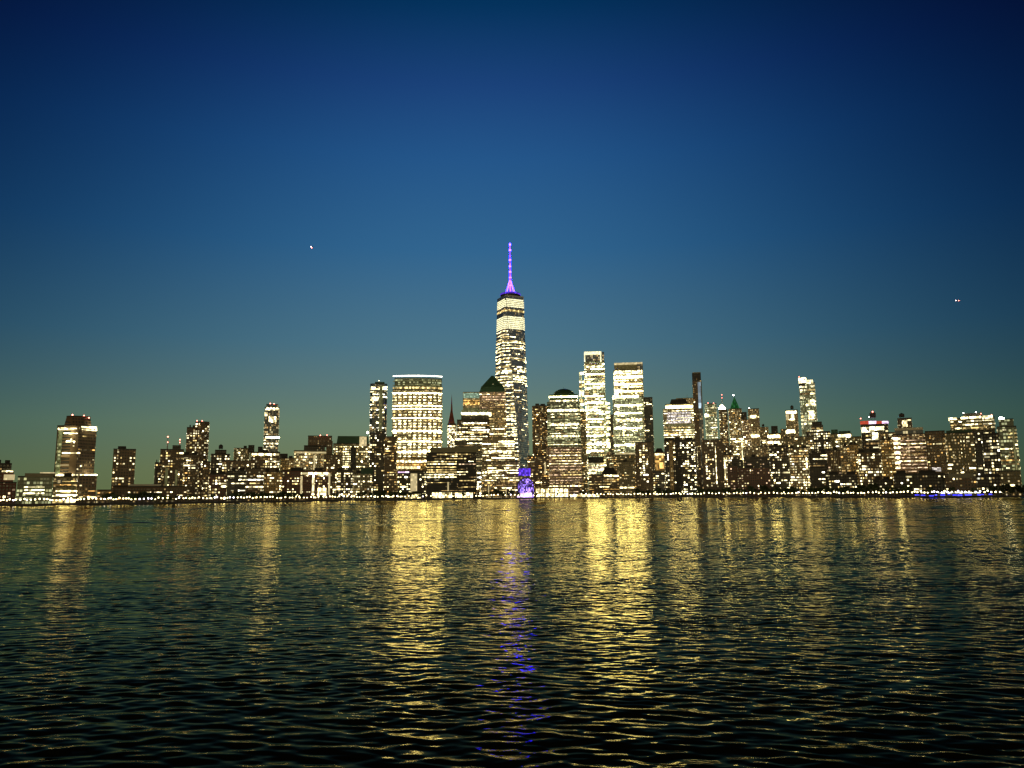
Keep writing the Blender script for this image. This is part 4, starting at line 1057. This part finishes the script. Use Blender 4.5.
# blue lit ferry pier
root, c = landmark('ferry_pier', 'low ferry pier edged with deep blue light strips and white lamps', 'pier', 955, -9)
u0 = c.loc(915, 497)[0]; u1 = c.loc(996, 497)[0]
MB().box((u0 + u1) / 2, 4, 0.6, u1 - u0, 8, 1.0, 'concrete').build('deck', root)
q_ = u0
while q_ < u1:
    b = q_ + random.uniform(1.5, 6)
    MB().box((q_ + b) / 2, -0.2 + random.uniform(-0.1, 0.1), random.uniform(0.2, 2.2), b - q_, 0.5, random.uniform(0.5, 1.3), 'lit_blue').build('light_strip', root)
    q_ = b + random.uniform(0.4, 6)
MB().box((u0 * 0.45 + u1 * 0.55), 6.2, 3.9, (u1 - u0) * 0.5, 5, 0.4, 'roof_dark').build('roof', root)
for i in range(7):
    MB().tube((u0 * 0.7 + u1 * 0.3 + (u1 - u0) * 0.5 * i / 6, 6.2, 1.0), (u0 * 0.7 + u1 * 0.3 + (u1 - u0) * 0.5 * i / 6, 6.2, 3.7), 0.18, 0.18, 'steel', 6).build('post', root)
for i in range(10):
    MB().box(u0 + (u1 - u0) * (0.32 + 0.48 * i / 9), 4.0, 3.35, 3.2, 0.5, 0.55, 'lit_cool').build('lamp', root)

# ------------------------------------------------------------------ lamps along the promenade
def make_lamp(mat):
    root = empty('street_lamp', (0, 0, 0))
    MB().tube((0, 0, -0.05), (0, 0, 3.7), 0.12, 0.08, 'dark_steel', 6).lathe([(0.3, 0), (0.25, 0.5), (0.12, 0.7)], 0, 0, 'dark_steel', 8).build('pole', root)
    MB().ball((0, 0, 4.35), 0.75, mat).build('globe', root)
    return root
def copy_tree(o, parent=None):
    c_ = o.copy(); col.objects.link(c_); c_.parent = parent
    for ch in list(o.children):
        copy_tree(ch, c_)
    return c_
LAMP = {'warm': make_lamp('lamp_globe'), 'cool': make_lamp('lamp_white')}
LTXT = {'warm': 'warm white globe lamp on a thin dark pole along the waterfront promenade', 'cool': 'cool bluish white globe lamp on a thin dark pole along the promenade'}
used = {'warm': False, 'cool': False}
rl = random.Random(3)
x = -6.0
LX = []
while x < 1001:
    k = 'cool' if (rl.random() < 0.07 or (136 < x < 152) or (930 < x < 985 and rl.random() < 0.6)) else 'warm'
    o = LAMP[k] if not used[k] else copy_tree(LAMP[k])
    used[k] = True
    p = shore_pt(x, rl.choice((5.0, 6.0, 12.0, 16.0)))
    o.location = p
    o.scale = (1, 1, 1) if x < 0 else (1, 1, rl.uniform(0.8, 1.25))
    tag(o, LTXT[k], 'lamp', 'warm lamps along the promenade' if k == 'warm' else 'cool lamps along the promenade')
    LX.append(x)
    x += rl.uniform(2.2, 4.7)
    if 500 < x < 512: x += 3

# ------------------------------------------------------------------ trees
def make_tree(seed, leaf, h=9.0, wide=3.6, conifer=False):
    r = random.Random(seed)
    root = empty('promenade_tree' if not conifer else 'conifer', (0, 0, 0))
    mb = MB().tube((0, 0, -0.2), (0.1, 0, h * 0.45), 0.26, 0.15, 'bark', 7)
    for k in range(6):
        t = k * 1.05 + r.random()
        z0 = h * r.uniform(0.28, 0.42)
        mb.tube((0.05, 0, z0), (wide * 0.6 * math.cos(t), wide * 0.6 * math.sin(t), z0 + h * r.uniform(0.15, 0.4)), 0.11, 0.04, 'bark', 5)
    mb.build('trunk', root)
    cr = MB(); mi = cr.mi(leaf)
    blobs = []
    for k in range(13):
        t = r.random() * 6.28; q = r.random() ** 0.5
        if conifer:
            z = h * (0.2 + 0.75 * k / 10); rad = wide * (1 - k / 11) * 0.7
            blobs.append((0.3 * math.cos(t), 0.3 * math.sin(t), z, rad))
        else:
            blobs.append((wide * 0.66 * q * math.cos(t), wide * 0.66 * q * math.sin(t), h * r.uniform(0.42, 0.86), wide * r.uniform(0.3, 0.5)))
    for bx_, by_, bz, br in blobs:
        for _ in range(46):
            d = Vector((r.gauss(0, 1), r.gauss(0, 1), r.gauss(0, 0.8))).normalized() * br * r.uniform(0.45, 1.05)
            n = Vector((r.gauss(0, 1), r.gauss(0, 1), r.gauss(0, 1))).normalized()
            a = n.orthogonal().normalized(); b = n.cross(a); s = r.uniform(0.35, 0.8)
            p = Vector((bx_, by_, bz)) + d
            i0 = len(cr.v)
            cr.v += [tuple(p + a * s), tuple(p + b * s * 0.7), tuple(p - a * s), tuple(p - b * s * 0.7)]
            cr.f.append((i0, i0 + 1, i0 + 2, i0 + 3)); cr.m.append(mi)
    cr.build('crown', root)
    return root
protos = [make_tree(1, 'leaves'), make_tree(2, 'leaves', 10, 4.2), make_tree(3, 'leaves', 8, 3.2)]
pale = make_tree(4, 'leaves_lamplit', 9, 3.8)
first = {0: True, 1: True, 2: True, 'p': True}
def put_tree(key, x, off, s, label, group):
    src = pale if key == 'p' else protos[key]
    o = src if first[key] else copy_tree(src)
    first[key] = False
    o.location = shore_pt(x, off)
    o.rotation_euler = (0, 0, rl.random() * 6.28)
    o.scale = (s, s, s * rl.uniform(0.9, 1.15))
    tag(o, label, 'tree', group)
x = 84.0
while x < 1000:
    dense = (97 < x < 112) or (126 < x < 160) or (225 < x < 300) or (345 < x < 420) or (478 < x < 516) or (636 < x < 676) or (690 < x < 905)
    put_tree(rl.randrange(3), x, rl.uniform(18, 30), rl.uniform(1.05, 1.5) if dense else rl.uniform(0.8, 1.1), 'dark leafy tree in the row behind the promenade lamps', 'trees along the promenade')
    x += rl.uniform(3.6, 6.5) if dense else rl.uniform(13, 24)
for x, off in ((144, 78), (148, 90), (152, 84), (104, 70), (99, 75)):
    put_tree(rl.randrange(3), x, off, 1.7 if x > 120 else 1.2, 'tall dark tree among the low roofs near the lone square apartment tower' if x > 120 else 'dark tree rising behind the low orange row building', 'dark trees behind the low roofs' if x > 120 else 'dark trees behind the row building')
for x in (1003, 1008, 1013, 1018, 1023, 1028, 1033, 1038):
    put_tree(rl.randrange(3), x, rl.uniform(10, 30), rl.uniform(0.9, 1.3), 'dark tree in the unlit clump at the far end past the blue pier', 'unlit trees past the blue pier')
for x, lab in ((166, 'pale yellow green tree lit from below beside the dark conifer'), (170.5, 'yellow green lit tree between the dark conifer and the school roof end'), (188.5, 'yellow green lit tree below the curved apartment tower'), (321, 'yellow green lit tree at the glowing entrance'), (420, 'yellow green lit tree beside the kiosk'), (505, 'small yellow green tree by the white pylon')):
    put_tree('p', x, 9, 0.8, lab, None)
con = make_tree(9, 'leaves', 13, 3.4, True)
con.location = shore_pt(153, 14)
tag(con, 'dark pointed conifer before the long low school building', 'tree')

# ------------------------------------------------------------------ aircraft
def helicopter(x, y, Y, label):
    p = at_y(x, y, Y)
    root = tag(empty('helicopter', p, 0.9), label, 'helicopter')
    MB().lathe([(0.1, -1.1), (0.9, -0.7), (1.15, 0), (0.9, 0.8), (0.2, 1.15)], 0, 0, 'grey_paint', 12, sx=1.9).build('fuselage', root, True)
    MB().tube((1.6, 0, 0.3), (7.0, 0, 0.7), 0.45, 0.15, 'grey_paint', 8).box(7.0, 0, 1.2, 0.7, 0.12, 1.5, 'grey_paint').build('tail_boom', root)
    MB().tube((0, 0, 1.1), (0, 0, 1.8), 0.12, 0.12, 'dark_steel', 6).box(0, 0, 1.85, 11, 0.3, 0.06, 'dark_steel').box(0, 0, 1.87, 0.3, 11, 0.06, 'dark_steel').build('rotor', root)
    for s in (-1, 1):
        MB().tube((-2, s, -1.7), (2, s, -1.7), 0.08, 0.08, 'dark_steel', 6).tube((-1, s, -1.7), (-1, s * 0.5, -0.8), 0.06, 0.06, 'dark_steel', 6).tube((1, s, -1.7), (1, s * 0.5, -0.8), 0.06, 0.06, 'dark_steel', 6).build('skid', root)
    MB().ball((-2.0, -0.9, -0.6), 0.9, 'aircraft_light').build('landing_light', root)
    MB().ball((0.4, -0.5, -2.3), 1.1, 'beacon_red').build('beacon', root)
helicopter(311.5, 246.8, 1700, 'tiny helicopter with white light and red beacon high in the clear sky')
p = at_y(956.5, 300.6, 2600)
root = tag(empty('airplane', p, 0.35), 'small airplane with white landing light above the far end of the skyline', 'airplane')
MB().tube((-7, 0, 0), (5, 0, 0), 1.0, 1.0, 'grey_paint', 10).tube((5, 0, 0), (10, 0, 0.6), 1.0, 0.3, 'grey_paint', 10).tube((-9, 0, -0.1), (-7, 0, 0), 0.4, 1.0, 'grey_paint', 10).build('fuselage', root)
for s in (-1, 1):
    MB().prism([(-1.5, s * 0.8), (1.2, s * 0.8), (2.8, s * 9), (1.8, s * 9)][::s], -0.3, -0.05, 'grey_paint').build('wing', root)
MB().prism([(8, -0.12), (10, -0.12), (10, 0.12), (8, 0.12)], 0.5, 3.6, 'grey_paint').build('tail_fin', root)
MB().ball((-5.0, -1.5, -0.4), 1.4, 'aircraft_light').build('landing_light', root)
MB().ball((3.0, -6.0, -0.9), 1.5, 'beacon_red').build('beacon', root)

# ------------------------------------------------------------------ land, seawall, promenade
xs = [-2600, -900, -400] + list(range(-100, 1120, 40)) + [1400, 2000, 3600]
front = [at_y(x, 498, shore(x)) for x in xs]
front = [(p.x, p.y) for p in front]
mb = MB()
n = len(front)
mb.v = [(p[0], p[1], LAND_Z) for p in front] + [(p[0] * 9, max(p[1], 300) * 9 + 3000, LAND_Z) for p in front]
k = mb.mi('ground')
for i in range(n - 1):
    mb.f.append((i, i + 1, n + i + 1, n + i)); mb.m.append(k)
tag(mb.build('ground'), kind='structure')
mb = MB(); k = mb.mi('wall_stone')
offs = [0.0, -0.9]
mb.v = []
for (px, py) in front:
    d = Vector((px, py)).normalized()
    a = Vector((px, py)) - d * 0.9
    b = Vector((px, py)) + d * 0.6
    mb.v += [(a.x, a.y, -2.0), (a.x, a.y, LAND_Z + 0.35), (b.x, b.y, LAND_Z + 0.35), (b.x, b.y, LAND_Z - 0.2)]
for i in range(n - 1):
    for q in range(3):
        mb.f.append((4 * i + q, 4 * i + 4 + q, 4 * i + 5 + q, 4 * i + 1 + q)); mb.m.append(k)
sw = mb.build('seawall')
tag(sw, 'long dark stone seawall running along the far waterline below the city', 'wall')
mb = MB(); k = mb.mi('paving')
for (px, py) in front:
    d = Vector((px, py)).normalized()
    a = Vector((px, py)) + d * 0.7; b = Vector((px, py)) + d * 19
    mb.v += [(a.x, a.y, LAND_Z + 0.004), (b.x, b.y, LAND_Z + 0.004)]
for i in range(n - 1):
    mb.f.append((2 * i, 2 * i + 2, 2 * i + 3, 2 * i + 1)); mb.m.append(k)
tag(mb.build('promenade'), kind='structure')

# ------------------------------------------------------------------ water
def make_water():
    rs = []
    r = 12.0
    while r < 45000:
        rs.append(r)
        if r < 60: dr = 0.075
        elif r < 150: dr = 0.075 + (r - 60) * 0.0012
        elif r < 400: dr = 0.183 + (r - 150) * 0.0026
        elif r < 1500: dr = 0.83 + (r - 400) * 0.0055
        else: dr = r * 0.12
        r += dr
    rs = np.array(rs, dtype=np.float64)
    az = np.concatenate([np.linspace(-100, -46, 10), np.linspace(-42, 42, 620), np.linspace(46, 100, 10)]) * math.pi / 180
    NR, NA = len(rs), len(az)
    drs = np.gradient(rs); daz = np.gradient(az)
    X = (rs[:, None] * np.sin(az)[None, :]).astype(np.float32)
    Y = (rs[:, None] * np.cos(az)[None, :]).astype(np.float32)
    Z = np.zeros_like(X)
    lost = np.zeros_like(X)
    dY = np.broadcast_to(drs[:, None], X.shape).astype(np.float32)
    dX = (rs[:, None] * np.abs(daz)[None, :]).astype(np.float32)
    rng = np.random.default_rng(11)
    # slow patches of wind: the ripples are stronger here and weaker there
    patch = np.zeros_like(X)
    for i in range(14):
        lam = 18 * 1.35 ** i / 3; th = rng.uniform(-0.5, 0.5); ph = rng.uniform(0, 6.28)
        kx, ky = math.sin(th) * 2 * math.pi / (lam * 2.6), math.cos(th) * 2 * math.pi / lam
        patch += np.cos(kx * X + ky * Y + ph).astype(np.float32)
    patch = 1.05 + 0.10 * patch
    patch = np.clip(patch, 0.65, 1.6)
    NC = 92
    comps = []
    for i in range(NC):
        lam = 0.42 * (110 / 0.42) ** (i / (NC - 1)) * rng.uniform(0.95, 1.05)
        comps.append((lam, rng.normal(0, 0.44), rng.uniform(0.7, 1.3), rng.uniform(0, 6.28)))
    # short chop near by; farther out the same steepness is carried by the longer waves the sheet can hold
    drr = drs.astype(np.float32)[:, None]
    peak = np.log(np.maximum(0.75, 6.5 * drr))
    W_, var = [], np.zeros_like(drr)
    for lam, th, g_, ph in comps:
        w = np.exp(-((math.log(lam) - peak) / 1.05) ** 2)
        fy = np.clip(lam / math.cos(th) / drr / 3.0 - 1.0, 0, 1)
        w = w * fy * fy * (3 - 2 * fy) * g_
        W_.append(w); var += w * w * 0.5
    norm = WAVE / np.sqrt(np.maximum(var, 1e-6)) * np.clip((9000 - rs[:, None]) / 6000, 0, 1) * (1 + 1.1 * np.exp(-(rs[:, None] / 70) ** 2))
    for (lam, th, g_, ph), w in zip(comps, W_):
        k = 2 * math.pi / lam
        kx, ky = k * math.sin(th), k * math.cos(th)
        fx = np.clip((2 * math.pi / max(abs(kx), 1e-3)) / dX / 2.5 - 1.0, 0, 1)
        s = (norm * w).astype(np.float32) * fx
        Z += s / k * np.cos(kx * X + ky * Y + ph).astype(np.float32) * patch
    lost += (WAVE * 0.35) ** 2
    lost = np.sqrt(lost) * patch
    co = np.stack([X, Y, Z], axis=-1).reshape(-1, 3)
    idx = np.arange(NR * NA, dtype=np.int32).reshape(NR, NA)
    q = np.stack([idx[:-1, :-1], idx[:-1, 1:], idx[1:, 1:], idx[1:, :-1]], axis=-1).reshape(-1, 4)
    me = bpy.data.meshes.new('river_water')
    me.vertices.add(len(co)); me.vertices.foreach_set('co', co.astype(np.float32).ravel())
    me.loops.add(q.size); me.loops.foreach_set('vertex_index', q.ravel())
    me.polygons.add(len(q)); me.polygons.foreach_set('loop_start', np.arange(0, q.size, 4, dtype=np.int32))
    me.polygons.foreach_set('use_smooth', np.ones(len(q), dtype=bool))
    at = me.attributes.new('ripple', 'FLOAT', 'POINT')
    at.data.foreach_set('value', lost.astype(np.float32).ravel())
    me.update(calc_edges=True)
    # orientation: faces must look up
    o = bpy.data.objects.new('river_water', me)
    col.objects.link(o)
    tag(o, kind='structure')
    me.materials.append(MATS['water'])
    return o
WAVE = 0.052
def water_mat():
    m, nt, out = new_mat('water')
    MATS['water'] = m
    L = nt.links.new
    df = nt.nodes.new('ShaderNodeBsdfDiffuse')
    df.inputs['Color'].default_value = (0.010, 0.012, 0.006, 1)
    gl = nt.nodes.new('ShaderNodeBsdfGlossy')
    gl.inputs['Color'].default_value = WATER_TINT
    gl.inputs['Roughness'].default_value = 0.05
    fr = nt.nodes.new('ShaderNodeFresnel')
    fr.inputs['IOR'].default_value = 1.30
    b = nt.nodes.new('ShaderNodeMixShader')
    mr = nt.nodes.new('ShaderNodeMapRange'); mr.interpolation_type = 'SMOOTHSTEP'
    mr.inputs['From Min'].default_value = 0.09; mr.inputs['From Max'].default_value = 0.60
    mr.inputs['To Max'].default_value = 0.62
    L(fr.outputs[0], mr.inputs['Value']); L(mr.outputs[0], b.inputs[0]); L(df.outputs[0], b.inputs[1]); L(gl.outputs[0], b.inputs[2])
    g = nt.nodes.new('ShaderNodeNewGeometry')
    at = nt.nodes.new('ShaderNodeAttribute'); at.attribute_name = 'ripple'
    def slope(scale, sx, seed):
        mp = nt.nodes.new('ShaderNodeMapping')
        mp.inputs['Scale'].default_value = (sx, 1, 1)
        mp.inputs['Location'].default_value = (seed, seed * 2, 0)
        L(g.outputs['Position'], mp.inputs['Vector'])
        nz = nt.nodes.new('ShaderNodeTexNoise')
        nz.inputs['Scale'].default_value = scale
        nz.inputs['Detail'].default_value = 2.0
        L(mp.outputs[0], nz.inputs['Vector'])
        sub = nt.nodes.new('ShaderNodeVectorMath'); sub.operation = 'SUBTRACT'
        L(nz.outputs['Color'], sub.inputs[0]); sub.inputs[1].default_value = (0.5, 0.5, 0.5)
        return sub.outputs[0]
    def vscale(v, s):
        n_ = nt.nodes.new('ShaderNodeVectorMath'); n_.operation = 'SCALE'
        L(v, n_.inputs[0])
        if isinstance(s, float): n_.inputs['Scale'].default_value = s
        else: L(s, n_.inputs['Scale'])
        return n_.outputs[0]
    def vadd(a, c_):
        n_ = nt.nodes.new('ShaderNodeVectorMath'); n_.operation = 'ADD'
        L(a, n_.inputs[0]); L(c_, n_.inputs[1])
        return n_.outputs[0]
    fine = vscale(slope(6.0, 0.45, 3.0), MICRO)
    far = vscale(slope(0.9, 0.35, 17.0), math_node(nt, 'MULTIPLY', at.outputs['Fac'], 10.0))
    v = vadd(fine, far)
    ml = nt.nodes.new('ShaderNodeVectorMath'); ml.operation = 'MULTIPLY'
    L(v, ml.inputs[0]); ml.inputs[1].default_value = (0.45, 1.0, 0.0)
    nn = nt.nodes.new('ShaderNodeVectorMath'); nn.operation = 'NORMALIZE'
    L(vadd(g.outputs['Normal'], ml.outputs[0]), nn.inputs[0])
    for q in (df, gl, fr): L(nn.outputs[0], q.inputs['Normal'])
    L(b.outputs[0], out.inputs[0])
MICRO = 0.12
WATER_TINT = (0.80, 0.70, 0.40, 1)
water_mat()
make_water()

# ------------------------------------------------------------------ sky and light
def world():
    w = bpy.data.worlds.new('World')
    sc.world = w
    w.use_nodes = True
    nt = w.node_tree
    for n_ in list(nt.nodes): nt.nodes.remove(n_)
    L = nt.links.new
    out = nt.nodes.new('ShaderNodeOutputWorld')
    tc = nt.nodes.new('ShaderNodeTexCoord')
    sp = nt.nodes.new('ShaderNodeSeparateXYZ')
    L(tc.outputs['Generated'], sp.inputs[0])
    el = math_node(nt, 'MULTIPLY', math_node(nt, 'ARCSINE', sp.outputs[2]), 180 / math.pi)
    elc = math_node(nt, 'MAXIMUM', el, 0.0)
    az = math_node(nt, 'MULTIPLY', math_node(nt, 'ARCTAN2', sp.outputs[0], sp.outputs[1]), 180 / math.pi)
    ramp = nt.nodes.new('ShaderNodeValToRGB')
    cr = ramp.color_ramp
    def lin(c): return tuple(((x / 255) / 12.92 if x / 255 < 0.04045 else ((x / 255 + 0.055) / 1.055) ** 2.4) for x in c) + (1,)
    stops = [(0, (108, 117, 74)), (2, (113, 124, 86)), (5, (110, 131, 108)), (8, (95, 124, 124)), (11, (78, 118, 136)), (18, (50, 102, 144)), (24.5, (36, 86, 138)), (29.4, (26, 66, 122)), (34.5, (2, 50, 92)), (42, (0, 26, 58)), (60, (0, 12, 32))]
    while len(cr.elements) < len(stops): cr.elements.new(0.5)
    for e, (d, c_) in zip(cr.elements, stops):
        e.position = d / 60; e.color = lin(c_)
    L(math_node(nt, 'DIVIDE', elc, 60.0), ramp.inputs[0])
    # city glow and lens falloff put into the sky, faster on the southern side
    def bell(shift, top):
        t = math_node(nt, 'MINIMUM', math_node(nt, 'DIVIDE', math_node(nt, 'ABSOLUTE', math_node(nt, 'ADD', az, shift)), 33.0), top)
        return math_node(nt, 'MULTIPLY', t, t)
    k = math_node(nt, 'MULTIPLY_ADD', bell(8.0, 1.35), 0.47, math_node(nt, 'MULTIPLY', math_node(nt, 'MULTIPLY', bell(0.0, 1.2), elc), 0.042))
    cx_ = nt.nodes.new('ShaderNodeCombineXYZ')
    for i_, g_ in enumerate((1.45, 1.0, 0.74)):
        L(math_node(nt, 'EXPONENT', math_node(nt, 'MULTIPLY', k, -g_)), cx_.inputs[i_])
    sc1 = nt.nodes.new('ShaderNodeVectorMath'); sc1.operation = 'MULTIPLY'
    L(ramp.outputs[0], sc1.inputs[0]); L(cx_.outputs[0], sc1.inputs[1])
    # afterglow where the sun went down, behind the viewer
    wst = math_node(nt, 'MAXIMUM', math_node(nt, 'MULTIPLY', sp.outputs[1], -1.0), 0.0)
    ag = math_node(nt, 'MULTIPLY', wst, math_node(nt, 'EXPONENT', math_node(nt, 'DIVIDE', elc, -14.0)))
    sc2 = nt.nodes.new('ShaderNodeVectorMath'); sc2.operation = 'SCALE'
    sc2.inputs[0].default_value = (1.25, 0.92, 0.38); L(ag, sc2.inputs['Scale'])
    ad = nt.nodes.new('ShaderNodeVectorMath'); ad.operation = 'ADD'
    L(sc1.outputs[0], ad.inputs[0]); L(sc2.outputs[0], ad.inputs[1])
    bg = nt.nodes.new('ShaderNodeBackground'); L(ad.outputs[0], bg.inputs[0]); bg.inputs[1].default_value = 1.0
    sky = nt.nodes.new('ShaderNodeTexSky')
    sky.sky_type = 'NISHITA'; sky.sun_disc = False
    sky.sun_elevation = R(-4.0); sky.sun_rotation = R(180)
    bg2 = nt.nodes.new('ShaderNodeBackground'); L(sky.outputs[0], bg2.inputs[0]); bg2.inputs[1].default_value = 0.05
    add = nt.nodes.new('ShaderNodeAddShader')
    L(bg.outputs[0], add.inputs[0]); L(bg2.outputs[0], add.inputs[1])
    L(add.outputs[0], out.inputs[0])
world()
sd = bpy.data.lights.new('afterglow_sun', 'SUN')
sd.energy = 0.04; sd.angle = R(20); sd.color = (1.0, 0.72, 0.42)
so = bpy.data.objects.new('afterglow_sun', sd); col.objects.link(so)
so.rotation_euler = (R(84), 0, R(-12))

sc.view_settings.view_transform = 'Standard'
sc.view_settings.look = 'None'
sc.view_settings.exposure = 0
sc.view_settings.gamma = 1
sc.view_settings.use_curve_mapping = False
sc.render.engine = 'CYCLES'
cy = sc.cycles
cy.max_bounces = 4; cy.diffuse_bounces = 1; cy.glossy_bounces = 3; cy.transmission_bounces = 1
cy.caustics_reflective = False; cy.caustics_refractive = False
cy.sample_clamp_indirect = 0.0
cy.use_denoising = True
cy.filter_width = 1.45
